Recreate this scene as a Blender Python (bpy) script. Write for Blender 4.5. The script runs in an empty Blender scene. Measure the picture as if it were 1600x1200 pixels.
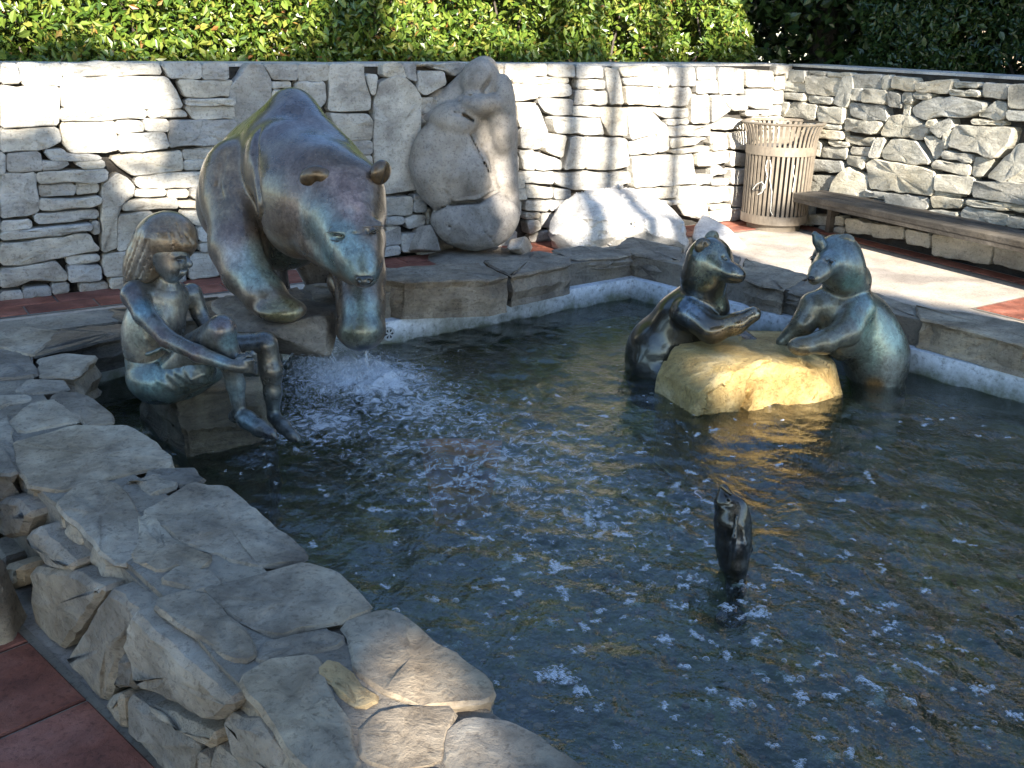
import bpy, bmesh, math, random
import numpy as np
from mathutils import Vector, Matrix, noise
C = bpy.context.scene
random.seed(7); RNG = np.random.default_rng(7)

# ------------------------------------------------------------------ camera
F_PX = 1600.; CAM_H = 1.65
pt = math.radians(19.13); rl = math.atan(.0216)
vF = np.array([0, math.cos(pt), -math.sin(pt)]); U0 = np.array([0, math.sin(pt), math.cos(pt)]); R0 = np.array([1., 0, 0])
vR = R0*math.cos(rl)+U0*math.sin(rl); vU = -R0*math.sin(rl)+U0*math.cos(rl)
CAM = np.array([0, 0, CAM_H])
cd = bpy.data.cameras.new('camera'); cam = bpy.data.objects.new('camera', cd); C.collection.objects.link(cam)
M = Matrix.Identity(4)
for i in range(3):
    M[i][0] = vR[i]; M[i][1] = vU[i]; M[i][2] = -vF[i]; M[i][3] = CAM[i]
cam.matrix_world = M
cd.sensor_width = 36; cd.lens = 36*F_PX/1600; cd.clip_end = 600; cd.clip_start = .05
C.camera = cam

# ------------------------------------------------------------------ sky, sun, exposure
SUN_EL = math.radians(24); SUN_AZ = math.radians(164)      # azimuth clockwise from +Y, where the sun stands
W = bpy.data.worlds.new('World'); C.world = W; W.use_nodes = True
wn = W.node_tree.nodes; wl = W.node_tree.links
sky = wn.new('ShaderNodeTexSky'); sky.sky_type = 'NISHITA'; sky.sun_disc = False
sky.dust_density = .3; sky.ozone_density = 3.; sky.sun_elevation = SUN_EL; sky.sun_rotation = SUN_AZ
wl.new(sky.outputs[0], wn['Background'].inputs[0]); wn['Background'].inputs[1].default_value = .105
sd = bpy.data.lights.new('sun', 'SUN'); sd.energy = 5.0; sd.angle = math.radians(.6); sd.color = (1, .93, .82)
so = bpy.data.objects.new('sun', sd); C.collection.objects.link(so)
SUN = np.array([math.sin(SUN_AZ)*math.cos(SUN_EL), math.cos(SUN_AZ)*math.cos(SUN_EL), math.sin(SUN_EL)])
so.rotation_euler = Vector(SUN).to_track_quat('Z', 'Y').to_euler()
so.location = (3, -8, 9)
C.view_settings.view_transform = 'Standard'; C.view_settings.look = 'None'; C.view_settings.gamma = 1
C.view_settings.use_curve_mapping = False; C.view_settings.exposure = 2.2
C.render.engine = 'CYCLES'
C.cycles.max_bounces = 8; C.cycles.transparent_max_bounces = 24

# ------------------------------------------------------------------ surveying helpers
def ray(x, y): return vF*F_PX+vR*(x-800)+vU*(600-y)
def onZ(x, y, z=0.):
    d = ray(x, y); return CAM+d*(z-CAM_H)/d[2]
def atY(x, y, Y):
    d = ray(x, y); return CAM+d*Y/d[1]
def onwall(x, y, a, n):
    d = ray(x, y); t = (n@(a-CAM[:2]))/(n@d[:2]); return CAM+d*t

# ------------------------------------------------------------------ object helpers
ORG = {}
def link(o): C.collection.objects.link(o); return o
def thing(name, label, cat, loc, group=None):
    o = link(bpy.data.objects.new(name, None)); o.location = loc; ORG[o.name] = np.array(loc, float)
    o.empty_display_size = .1
    return tag(o, label, cat, group)
def tag(o, label=None, cat=None, group=None, kind=None):
    if label: o['label'] = label
    if cat: o['category'] = cat
    if group: o['group'] = group
    if kind: o['kind'] = kind
    return o
def mesh_obj(name, v, f, mat, parent=None, smooth=False, col=None, org=None):
    v = np.asarray(v, float)
    if org is None: org = (v.min(0)+v.max(0))/2; org = np.array([org[0], org[1], v[:, 2].min()])
    me = bpy.data.meshes.new(name)
    f = f.tolist() if isinstance(f, np.ndarray) else f
    me.from_pydata((v-org).tolist(), [], f)
    if smooth is True: me.polygons.foreach_set('use_smooth', [True]*len(me.polygons))
    elif smooth is not False: me.polygons.foreach_set('use_smooth', smooth)
    if col is not None:
        a = me.color_attributes.new('Col', 'FLOAT_COLOR', 'POINT')
        c4 = np.ones((len(v), 4)); c4[:, :3] = col; a.data.foreach_set('color', c4.ravel())
    me.materials.append(mat); me.update()
    o = link(bpy.data.objects.new(name, me)); put(o, org, parent)
    return o
def put(o, org, parent):
    ORG[o.name] = np.array(org, float)
    o.location = org
    if parent is not None:
        o.parent = parent; o.matrix_parent_inverse = Matrix.Translation(-Vector(ORG[parent.name]))
class MB:
    """collects shapes for one mesh"""
    def __init__(s): s.v = []; s.f = []
    def add(s, v, f):
        n = len(s.v); s.v += [tuple(p) for p in v]; s.f += [tuple(i+n for i in q) for q in f]
    def box(s, c, size, ax=None):
        ax = np.eye(3) if ax is None else np.array(ax, float); c = np.array(c, float)
        v = [c+sum(ax[i]*size[i]*.5*q[i] for i in range(3)) for q in [(-1,-1,-1),(1,-1,-1),(1,1,-1),(-1,1,-1),(-1,-1,1),(1,-1,1),(1,1,1),(-1,1,1)]]
        s.add(v, [(0,3,2,1),(4,5,6,7),(0,1,5,4),(1,2,6,5),(2,3,7,6),(3,0,4,7)])
    def tube(s, pts, rad, n=8, cap=True):
        pts = [np.array(p, float) for p in pts]; rr = rad if hasattr(rad, '__len__') else [rad]*len(pts)
        v = []; prev = None
        for i, p in enumerate(pts):
            t = pts[min(i+1, len(pts)-1)]-pts[max(i-1, 0)]; t /= np.linalg.norm(t)+1e-9
            u = np.cross(t, [0, 0, 1.] if abs(t[2]) < .9 else [1., 0, 0]); u /= np.linalg.norm(u)
            if prev is not None and u@prev < 0: u = -u
            prev = u; w = np.cross(t, u)
            v += [p+(u*math.cos(a)+w*math.sin(a))*rr[i] for a in [2*math.pi*k/n for k in range(n)]]
        f = [(i*n+k, i*n+(k+1) % n, (i+1)*n+(k+1) % n, (i+1)*n+k) for i in range(len(pts)-1) for k in range(n)]
        if cap: f += [tuple(range(n))[::-1], tuple((len(pts)-1)*n+k for k in range(n))]
        s.add(v, f)
    def ring(s, c, prof, n=32, a0=0, a1=2*math.pi):
        """lathe: prof = [(r,z)...] closed profile"""
        v = []; m = len(prof); full = abs(a1-a0-2*math.pi) < 1e-6; k = n if full else n+1
        for i in range(k):
            a = a0+(a1-a0)*i/n
            v += [(c[0]+r*math.cos(a), c[1]+r*math.sin(a), c[2]+z) for r, z in prof]
        f = [(i*m+j, ((i+1) % k)*m+j, ((i+1) % k)*m+(j+1) % m, i*m+(j+1) % m) for i in range(n) for j in range(m)]
        s.add(v, f)
    def build(s, name, mat, parent=None, smooth=False, **k): return mesh_obj(name, s.v, s.f, mat, parent, smooth, **k)

# ------------------------------------------------------------------ materials
def mat(name):
    m = bpy.data.materials.new(name); m.use_nodes = True
    nt = m.node_tree; return m, nt.nodes, nt.links, nt.nodes['Principled BSDF']
def nd(n, t, **k):
    x = n.new(t)
    for a, b in k.items(): setattr(x, a, b)
    return x
def ramp(n, stops):
    r = n.new('ShaderNodeValToRGB'); e = r.color_ramp.elements
    while len(e) < len(stops): e.new(.5)
    for i, (p, c) in enumerate(stops): e[i].position = p; e[i].color = (*c, 1)
    return r
def noise_n(n, l, scale, detail=6, rough=.6, vec=None, dist=0.):
    x = n.new('ShaderNodeTexNoise'); x.inputs['Scale'].default_value = scale; x.inputs['Detail'].default_value = detail
    x.inputs['Roughness'].default_value = rough; x.inputs['Distortion'].default_value = dist
    if vec is not None: l.new(vec, x.inputs['Vector'])
    return x
def posn(n, l, scale=(1, 1, 1), rand=0):
    g = n.new('ShaderNodeNewGeometry'); mp = n.new('ShaderNodeMapping'); mp.inputs['Scale'].default_value = scale
    l.new(g.outputs['Position'], mp.inputs['Vector'])
    if rand:
        oi = n.new('ShaderNodeObjectInfo'); ml = nd(n, 'ShaderNodeMath', operation='MULTIPLY'); ml.inputs[1].default_value = rand
        l.new(oi.outputs['Random'], ml.inputs[0]); l.new(ml.outputs[0], mp.inputs['Location'])
    return mp.outputs[0]
def mixc(n, l, fac, a, b, mode='MIX'):
    m = nd(n, 'ShaderNodeMix', data_type='RGBA', blend_type=mode)
    for s, v in ((m.inputs[0], fac), (m.inputs[6], a), (m.inputs[7], b)):
        if hasattr(v, 'is_output'): l.new(v, s)
        elif isinstance(v, tuple): s.default_value = (*v, 1)
        else: s.default_value = v
    return m.outputs[2]
def bump(n, l, bs, h, strength=.5, dist=.01, chain=None):
    b = n.new('ShaderNodeBump'); b.inputs['Strength'].default_value = strength; b.inputs['Distance'].default_value = dist
    l.new(h, b.inputs['Height'])
    if chain is not None: l.new(chain, b.inputs['Normal'])
    if bs is not None: l.new(b.outputs[0], bs.inputs['Normal'])
    return b.outputs[0]

def stone_mat(name, lo, mid, hi, rough=.85, layer=(3, 3, 9), bmp=.8, spread=.7, stain=.55):
    m, n, l, b = mat(name)
    v = posn(n, l, (1, 1, 1), 37.); vl = posn(n, l, layer, 11.)
    n1 = noise_n(n, l, 5, 8, .62, v); n2 = noise_n(n, l, 3.2, 9, .7, vl, .6); n3 = noise_n(n, l, 60, 4, .7, v)
    c = ramp(n, [(.28, lo), (.5, mid), (.72, hi)]); l.new(n1.outputs[0], c.inputs[0])
    c2 = ramp(n, [(.3, (.62, .60, .58)), (.62, (1.08, 1.06, 1.02))]); l.new(n2.outputs[0], c2.inputs[0])
    x = mixc(n, l, stain, c.outputs[0], c2.outputs[0], 'MULTIPLY')
    oi = n.new('ShaderNodeObjectInfo')
    c3 = ramp(n, [(0, (1-spread*.55, 1-spread*.52, 1-spread*.45)), (.35, (1.04, 1., .93)), (.7, (.9, .92, .95)), (1, (1.12, 1.07, .98))]); l.new(oi.outputs['Random'], c3.inputs[0])
    x = mixc(n, l, .85, x, c3.outputs[0], 'MULTIPLY')
    n4 = noise_n(n, l, 1.7, 5, .6, v, .4); n5 = noise_n(n, l, 210, 3, .7, v)
    c4 = ramp(n, [(.36, (.62, .63, .66)), (.5, (1, 1, 1)), (.66, (1.06, 1., .9))]); l.new(n4.outputs[0], c4.inputs[0])
    x = mixc(n, l, .8, x, c4.outputs[0], 'MULTIPLY')
    sp = ramp(n, [(.36, (.45, .43, .42)), (.47, (1, 1, 1))]); l.new(n3.outputs[0], sp.inputs[0])
    x = mixc(n, l, .6, x, sp.outputs[0], 'MULTIPLY')
    l.new(x, b.inputs['Base Color']); b.inputs['Roughness'].default_value = rough
    b.inputs['Specular IOR Level'].default_value = .3
    k = bump(n, l, None, n2.outputs[0], bmp, .03)
    k = bump(n, l, None, n1.outputs[0], bmp*.6, .02, k)
    k = bump(n, l, None, n3.outputs[0], min(1, bmp*.9), .006, k)
    bump(n, l, b, n5.outputs[0], min(1, bmp*.7), .002, k)
    return m
M_wall = stone_mat('limestone', (.28, .26, .23), (.50, .48, .435), (.64, .62, .57), bmp=.6)
M_wallR = stone_mat('grey_limestone', (.30, .29, .24), (.48, .465, .40), (.62, .60, .53), stain=.6, bmp=.6)
M_cope = stone_mat('coping_stone', (.13, .105, .08), (.29, .245, .19), (.44, .39, .315), layer=(5, 5, 14), stain=.95, bmp=.5)
M_side = stone_mat('rubble_stone', (.20, .165, .125), (.34, .29, .23), (.46, .41, .34), stain=.6)
M_ochre = stone_mat('ochre_stone', (.28, .2, .11), (.4, .3, .17), (.46, .38, .25))
M_slab = stone_mat('weathered_boulder', (.15, .135, .115), (.29, .265, .235), (.40, .37, .335), stain=.5, layer=(2, 2, 2), bmp=.5, spread=.1)
M_white = stone_mat('white_boulder', (.45, .43, .4), (.62, .6, .57), (.72, .7, .67), spread=.1, bmp=.5)
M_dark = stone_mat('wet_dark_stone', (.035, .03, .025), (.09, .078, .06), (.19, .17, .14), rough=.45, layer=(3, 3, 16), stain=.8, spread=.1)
M_wetp = stone_mat('wet_rock', (.06, .05, .035), (.17, .145, .10), (.34, .30, .21), rough=.4, layer=(3, 3, 18), stain=.8, spread=.1)
M_gold = stone_mat('golden_rock', (.28, .17, .05), (.54, .38, .15), (.72, .58, .33), rough=.34, layer=(5, 5, 5), stain=.9, spread=.05, bmp=1.)
M_mortar = stone_mat('mortar', (.03, .028, .025), (.055, .05, .045), (.09, .085, .075), spread=.1)
M_mortL = stone_mat('coping_mortar', (.16, .14, .115), (.26, .23, .19), (.35, .315, .265), spread=.1, bmp=1.)
M_conc = stone_mat('pale_concrete', (.36, .30, .235), (.45, .385, .31), (.52, .45, .37), layer=(1, 1, 1), bmp=.12, spread=.05, stain=.3)
M_tile = stone_mat('terracotta_tile', (.15, .055, .04), (.25, .09, .06), (.36, .16, .12), rough=.7, layer=(2, 2, 2), bmp=.3, spread=.5, stain=.9)
M_grout = stone_mat('grout', (.16, .14, .12), (.22, .2, .17), (.27, .25, .22), bmp=.2, spread=.05)
M_earth = stone_mat('earth', (.05, .04, .03), (.08, .065, .045), (.12, .1, .07), bmp=1, spread=.1)
M_bench = stone_mat('bench_timber', (.05, .044, .036), (.09, .08, .067), (.14, .126, .108), layer=(1, 6, 6), bmp=.3, spread=.2)
M_bark = stone_mat('bark', (.06, .05, .04), (.12, .1, .08), (.18, .15, .12), layer=(6, 6, 1))

def basin_mat():
    m, n, l, b = mat('painted_basin')
    v = posn(n, l, (1, 1, 1)); g = n.new('ShaderNodeNewGeometry'); s = n.new('ShaderNodeSeparateXYZ'); l.new(g.outputs['Position'], s.inputs[0])
    n1 = noise_n(n, l, 7, 8, .7, v); n2 = noise_n(n, l, 40, 6, .7, v)
    # algae grows near and below the waterline (z = .16)
    mr = n.new('ShaderNodeMapRange'); mr.inputs[1].default_value = .265; mr.inputs[2].default_value = .15; l.new(s.outputs[2], mr.inputs[0])
    ad = nd(n, 'ShaderNodeMath', operation='ADD'); l.new(mr.outputs[0], ad.inputs[0])
    sb = nd(n, 'ShaderNodeMath', operation='MULTIPLY_ADD'); l.new(n1.outputs[0], sb.inputs[0]); sb.inputs[1].default_value = 2.2; sb.inputs[2].default_value = -1.15
    l.new(sb.outputs[0], ad.inputs[1]); ad.use_clamp = True
    base = ramp(n, [(.34, (.30, .31, .31)), (.46, (.58, .61, .64)), (.7, (.76, .79, .82))]); l.new(n2.outputs[0], base.inputs[0])
    gr = ramp(n, [(.3, (.05, .055, .025)), (.7, (.14, .15, .10))]); l.new(n1.outputs[0], gr.inputs[0])
    l.new(mixc(n, l, ad.outputs[0], base.outputs[0], gr.outputs[0]), b.inputs['Base Color']); b.inputs['Roughness'].default_value = .6
    bump(n, l, b, n2.outputs[0], .3, .004); return m
M_basin = basin_mat()
def floor_mat():
    m, n, l, b = mat('algae_floor'); v = posn(n, l)
    n1 = noise_n(n, l, 2.2, 8, .65, v); n2 = noise_n(n, l, 26, 6, .7, v)
    c = ramp(n, [(.3, (.03, .03, .018)), (.48, (.075, .08, .03)), (.62, (.18, .18, .045)), (.78, (.28, .25, .12))]); l.new(n1.outputs[0], c.inputs[0])
    c2 = ramp(n, [(.35, (.35, .35, .35)), (.6, (1.3, 1.25, 1.1))]); l.new(n2.outputs[0], c2.inputs[0])
    l.new(mixc(n, l, 1., c.outputs[0], c2.outputs[0], 'MULTIPLY'), b.inputs['Base Color']); b.inputs['Roughness'].default_value = .9
    bump(n, l, b, n2.outputs[0], 1, .02); return m
M_floor = floor_mat()
M_cove = stone_mat('algae_cove', (.04, .05, .015), (.13, .15, .035), (.24, .25, .08), spread=0.)
def water_mat():
    m = bpy.data.materials.new('pool_water'); m.use_nodes = True; n = m.node_tree.nodes; l = m.node_tree.links; n.clear()
    out = n.new('ShaderNodeOutputMaterial'); tr = n.new('ShaderNodeBsdfTransparent'); gl = n.new('ShaderNodeBsdfGlossy'); mx = n.new('ShaderNodeMixShader')
    di = n.new('ShaderNodeBsdfDiffuse'); mx2 = n.new('ShaderNodeMixShader')
    tr.inputs[0].default_value = (.80, .88, .72, 1); gl.inputs['Roughness'].default_value = .035; gl.inputs[0].default_value = (1, 1, 1, 1)
    di.inputs[0].default_value = (.16, .20, .14, 1)      # silt carried by the water
    fr = n.new('ShaderNodeFresnel'); fr.inputs['IOR'].default_value = 1.58
    v = posn(n, l, (1, 1.0, 1)); v2 = posn(n, l, (1.3, .75, 1))
    n1 = noise_n(n, l, 7, 3, .5, v2, .8); n2 = noise_n(n, l, 26, 4, .55, v, .5); n4 = noise_n(n, l, 75, 3, .55, v)
    k = bump(n, l, None, n1.outputs[0], .5, .024); k = bump(n, l, None, n2.outputs[0], .75, .008, k); k = bump(n, l, None, n4.outputs[0], .5, .003, k)
    l.new(k, gl.inputs['Normal']); l.new(k, fr.inputs['Normal']); l.new(k, di.inputs['Normal'])
    mx2.inputs[0].default_value = .04
    l.new(tr.outputs[0], mx2.inputs[1]); l.new(di.outputs[0], mx2.inputs[2])
    l.new(fr.outputs[0], mx.inputs[0]); l.new(mx2.outputs[0], mx.inputs[1]); l.new(gl.outputs[0], mx.inputs[2]); l.new(mx.outputs[0], out.inputs[0])
    return m
M_water = water_mat()
def foam_mat(name, fac, mask=False):
    m = bpy.data.materials.new(name); m.use_nodes = True; n = m.node_tree.nodes; l = m.node_tree.links; n.clear()
    out = n.new('ShaderNodeOutputMaterial'); tr = n.new('ShaderNodeBsdfTransparent'); pr = n.new('ShaderNodeBsdfPrincipled'); mx = n.new('ShaderNodeMixShader')
    pr.inputs['Base Color'].default_value = (.86, .89, .92, 1); pr.inputs['Roughness'].default_value = .15
    if mask:
        v = posn(n, l, (1.3, 1, 1)); a = noise_n(n, l, 16, 8, .75, v, 1.2); g = n.new('ShaderNodeAttribute'); g.attribute_name = 'Col'
        s = nd(n, 'ShaderNodeMath', operation='MULTIPLY_ADD'); l.new(a.outputs[0], s.inputs[0]); s.inputs[1].default_value = 4.5; s.inputs[2].default_value = -2.75
        s2 = nd(n, 'ShaderNodeMath', operation='MULTIPLY_ADD'); l.new(g.outputs['Fac'], s2.inputs[0]); s2.inputs[1].default_value = 1.55; l.new(s.outputs[0], s2.inputs[2]); s2.use_clamp = True
        s3 = nd(n, 'ShaderNodeMath', operation='MULTIPLY'); l.new(s2.outputs[0], s3.inputs[0]); s3.inputs[1].default_value = fac
        l.new(s3.outputs[0], mx.inputs[0]); bump(n, l, pr, a.outputs[0], 1, .03)
    else:
        lw = n.new('ShaderNodeLayerWeight'); lw.inputs[0].default_value = .45; mr = n.new('ShaderNodeMapRange'); mr.inputs[1].default_value = .15; mr.inputs[2].default_value = .8; mr.inputs[3].default_value = fac*.18; mr.inputs[4].default_value = fac
        l.new(lw.outputs['Facing'], mr.inputs[0]); l.new(mr.outputs[0], mx.inputs[0])
    l.new(tr.outputs[0], mx.inputs[1]); l.new(pr.outputs[0], mx.inputs[2]); l.new(mx.outputs[0], out.inputs[0]); return m
M_foam = foam_mat('foam_bubbles', .52); M_splash = foam_mat('white_water', .85, True); M_drop = foam_mat('water_drops', .5)
def bronze_mat(name='patinated_bronze', r0=.14, r1=.44, metal=.38, coat=.35):
    m, n, l, b = mat(name); b.inputs['Coat Weight'].default_value = coat; b.inputs['Coat Roughness'].default_value = .12
    a = n.new('ShaderNodeAttribute'); a.attribute_name = 'Col'
    v = posn(n, l); vs = posn(n, l, (1, 1, .22))
    n1 = noise_n(n, l, 9, 8, .65, v, .4); n2 = noise_n(n, l, 75, 5, .7, v); n3 = noise_n(n, l, 38, 8, .8, vs)
    c = ramp(n, [(.3, (.6, .56, .52)), (.5, (1, 1, 1)), (.7, (1.5, 1.5, 1.45))]); l.new(n1.outputs[0], c.inputs[0])
    c2 = ramp(n, [(.34, (.6, .56, .54)), (.6, (1.15, 1.17, 1.17))]); l.new(n3.outputs[0], c2.inputs[0])
    x = mixc(n, l, .9, a.outputs['Color'], c.outputs[0], 'MULTIPLY'); x = mixc(n, l, .8, x, c2.outputs[0], 'MULTIPLY')
    c5 = ramp(n, [(.38, (.55, .52, .5)), (.52, (1, 1, 1)), (.68, (1.35, 1.38, 1.35))]); l.new(n2.outputs[0], c5.inputs[0]); x = mixc(n, l, .7, x, c5.outputs[0], 'MULTIPLY')
    l.new(x, b.inputs['Base Color'])
    r = n.new('ShaderNodeMapRange'); r.inputs[3].default_value = r0; r.inputs[4].default_value = r1; l.new(n1.outputs[0], r.inputs[0]); l.new(r.outputs[0], b.inputs['Roughness'])
    b.inputs['Metallic'].default_value = metal
    k = bump(n, l, None, n2.outputs[0], .4, .004); bump(n, l, b, n1.outputs[0], .15, .012, k); return m
M_bronze = bronze_mat(); M_wetbr = bronze_mat('wet_bronze', .06, .22, .6, .8)
def leaf_mat(name, cols):
    m, n, l, b = mat(name); g = n.new('ShaderNodeNewGeometry')
    c = ramp(n, cols); l.new(g.outputs['Random Per Island'], c.inputs[0]); l.new(c.outputs[0], b.inputs['Base Color'])
    b.inputs['Roughness'].default_value = .32; b.inputs['Specular IOR Level'].default_value = .55
    nt = m.node_tree; tl = n.new('ShaderNodeBsdfTranslucent'); l.new(c.outputs[0], tl.inputs[0]); mx = n.new('ShaderNodeMixShader'); mx.inputs[0].default_value = .16
    l.new(b.outputs[0], mx.inputs[1]); l.new(tl.outputs[0], mx.inputs[2]); l.new(mx.outputs[0], n['Material Output'].inputs[0]); return m
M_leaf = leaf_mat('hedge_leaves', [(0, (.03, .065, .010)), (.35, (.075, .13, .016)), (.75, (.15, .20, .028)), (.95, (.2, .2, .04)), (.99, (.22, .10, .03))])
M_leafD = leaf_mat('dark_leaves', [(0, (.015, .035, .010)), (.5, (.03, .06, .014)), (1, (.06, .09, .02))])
M_leaf1 = leaf_mat('young_leaf', [(0, (.11, .17, .02)), (1, (.15, .2, .03))])
def plain(name, c, rough=.6, metal=0., bn=0):
    m, n, l, b = mat(name); v = posn(n, l); n1 = noise_n(n, l, 14, 6, .65, v)
    r = ramp(n, [(.3, tuple(x*.72 for x in c)), (.65, tuple(min(1, x*1.15) for x in c))]); l.new(n1.outputs[0], r.inputs[0]); l.new(r.outputs[0], b.inputs['Base Color'])
    b.inputs['Roughness'].default_value = rough; b.inputs['Metallic'].default_value = metal
    if bn: bump(n, l, b, n1.outputs[0], bn, .01)
    return m
M_can = plain('brown_painted_steel', (.175, .145, .11), .45)
M_canin = plain('bin_liner', (.05, .045, .04), .6)
M_black = plain('painted_hole_dark', (.006, .006, .006), .5)
M_drain = plain('drain_metal', (.42, .43, .42), .45, .2)
M_lampc = plain('fitting_plastic', (.62, .62, .55), .5)
M_scr = plain('pale_paint_scribble', (.6, .58, .52), .7)
M_scrD = plain('dark_paint_scribble', (.03, .03, .03), .6)
M_flow = plain('pink_petals', (.55, .3, .36), .6)
M_coin = plain('pebble', (.3, .16, .11), .6)

# ------------------------------------------------------------------ SDF modelling
class Field:
    def __init__(s, lo, hi, h):
        s.lo = np.array(lo, float); s.h = h; s.n = np.ceil((np.array(hi)-s.lo)/h).astype(int)+1
        s.f = np.full(s.n, 9., np.float32)
        s.ax = [s.lo[i]+h*np.arange(s.n[i]) for i in range(3)]
    def like(s):
        o = Field.__new__(Field); o.lo, o.h, o.n, o.ax = s.lo, s.h, s.n, s.ax; o.f = np.full(s.n, 9., np.float32); return o
    def _blk(s, lo, hi, m):
        a = np.clip(np.floor((lo-m-s.lo)/s.h).astype(int), 0, s.n); b = np.clip(np.ceil((hi+m-s.lo)/s.h).astype(int)+1, 0, s.n)
        if (b <= a).any(): return None
        sl = tuple(slice(a[i], b[i]) for i in range(3))
        X, Y, Z = np.meshgrid(*[s.ax[i][sl[i]] for i in range(3)], indexing='ij', sparse=True); return sl, X, Y, Z
    def _mix(s, sl, d, k, sub=False):
        a = s.f[sl]
        if sub:
            d = -d; h = np.maximum(k-np.abs(a-d), 0)/k; s.f[sl] = np.maximum(a, d)+h*h*k*.25
        else:
            h = np.maximum(k-np.abs(a-d), 0)/k; s.f[sl] = np.minimum(a, d)-h*h*k*.25
    def cone(s, a, b, ra, rb, k=.03, sub=False):
        a = np.array(a, float); b = np.array(b, float); r = max(ra, rb); q = s._blk(np.minimum(a, b)-r, np.maximum(a, b)+r, k+.06)
        if q is None: return s
        sl, X, Y, Z = q; ba = b-a; L = ba@ba+1e-12
        t = np.clip(((X-a[0])*ba[0]+(Y-a[1])*ba[1]+(Z-a[2])*ba[2])/L, 0, 1)
        d = np.sqrt((X-a[0]-t*ba[0])**2+(Y-a[1]-t*ba[1])**2+(Z-a[2]-t*ba[2])**2)-(ra+(rb-ra)*t)
        s._mix(sl, d, k, sub); return s
    def chain(s, pts, k=.03):
        for (p, r), (q, t) in zip(pts[:-1], pts[1:]): s.cone(p, q, r, t, k)
        return s
    def ell(s, c, r, k=.03, R=None, sub=False):
        c = np.array(c, float); r = np.array(r, float); R = np.eye(3) if R is None else np.array(R, float); m = r.max()
        q = s._blk(c-m, c+m, k+.06)
        if q is None: return s
        sl, X, Y, Z = q; x, y, z = X-c[0], Y-c[1], Z-c[2]
        u = [(R[i][0]*x+R[i][1]*y+R[i][2]*z) for i in range(3)]
        k0 = np.sqrt(sum((u[i]/r[i])**2 for i in range(3))); k1 = np.sqrt(sum((u[i]/r[i]**2)**2 for i in range(3)))+1e-6
        s._mix(sl, k0*(k0-1)/k1, k, sub); return s
    def join(s, o, k): s._mix(tuple(slice(None) for _ in range(3)), o.f, k); return s
    def mesh(s):
        F = s.f; n = s.n; S = F < 0
        cnt = np.zeros(n-1, np.int8)
        off = [(i, j, k) for i in (0, 1) for j in (0, 1) for k in (0, 1)]
        for o in off: cnt += S[o[0]:n[0]-1+o[0], o[1]:n[1]-1+o[1], o[2]:n[2]-1+o[2]]
        idx = np.argwhere((cnt > 0) & (cnt < 8)); vid = -np.ones(n-1, np.int64); vid[tuple(idx.T)] = np.arange(len(idx))
        P = np.zeros((len(idx), 3)); c = np.zeros(len(idx))
        for a in off:
            for ax in range(3):
                if a[ax]: continue
                b = list(a); b[ax] = 1
                fa = F[idx[:, 0]+a[0], idx[:, 1]+a[1], idx[:, 2]+a[2]]; fb = F[idx[:, 0]+b[0], idx[:, 1]+b[1], idx[:, 2]+b[2]]
                cr = (fa < 0) != (fb < 0); t = np.where(cr, fa/(fa-fb+1e-12), 0)
                p = np.tile(np.array(a, float), (len(idx), 1)); p[:, ax] += t; P += p*cr[:, None]; c += cr
        V = s.lo+(idx+P/np.maximum(c, 1)[:, None])*s.h
        Q = []
        for ax in range(3):
            u, w = (ax+1) % 3, (ax+2) % 3
            sa = [slice(None)]*3; sb = [slice(None)]*3; sa[ax] = slice(0, -1); sb[ax] = slice(1, None)
            A = S[tuple(sa)]; B = S[tuple(sb)]; e = np.argwhere(A != B); e = e[(e[:, u] > 0) & (e[:, w] > 0) & (e[:, u] < n[u]-1) & (e[:, w] < n[w]-1)]
            def g(du, dw):
                q = e.copy(); q[:, u] += du; q[:, w] += dw; return vid[q[:, 0], q[:, 1], q[:, 2]]
            q = np.stack([g(-1, -1), g(0, -1), g(0, 0), g(-1, 0)], 1); fl = ~A[tuple(e.T)]; q[fl] = q[fl][:, ::-1]; Q.append(q)
        Q = np.concatenate(Q); Q = Q[(Q >= 0).all(1)]
        return V, Q
def vnoise(V, scale, seed=0, oct=3):
    """cheap smooth vector noise: sums of rotated sines"""
    r = np.random.default_rng(seed); o = np.zeros(len(V)); amp = 1.
    for k in range(oct):
        for j in range(4):
            d = r.normal(size=3); d /= np.linalg.norm(d); o += amp*np.sin(V@d*scale*(1.9**k)*(.7+.6*r.random())+r.random()*6.28+1.3*np.sin(V@np.roll(d, 1)*scale*.7*(1.9**k)))
        amp *= .55
    return o/6.
def paint(V, base, blobs, seed=1, vary=None):
    c = np.tile(np.array(base, float), (len(V), 1)); nz = vnoise(V, 13, seed); st_ = vnoise(V*np.array([1, 1, .18]), 60, seed+3, 2)
    for p, r, col, w in blobs:
        d = np.linalg.norm(V-np.array(p), axis=1)/r; t = np.clip(1.2-d+nz*.55+st_*.32, 0, 1); t = (t*t*(3-2*t)*w)[:, None]; c = c*(1-t)+np.array(col)*t
    return np.clip(c, .01, 1)
BR = (.10, .072, .048); TEAL = (.10, .17, .165); PALE = (.24, .29, .26); PINK = (.23, .165, .145); DK = (.045, .038, .03); GRN = (.17, .19, .11); BLU = (.10, .16, .21); GOLD = (.22, .14, .055)

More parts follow.
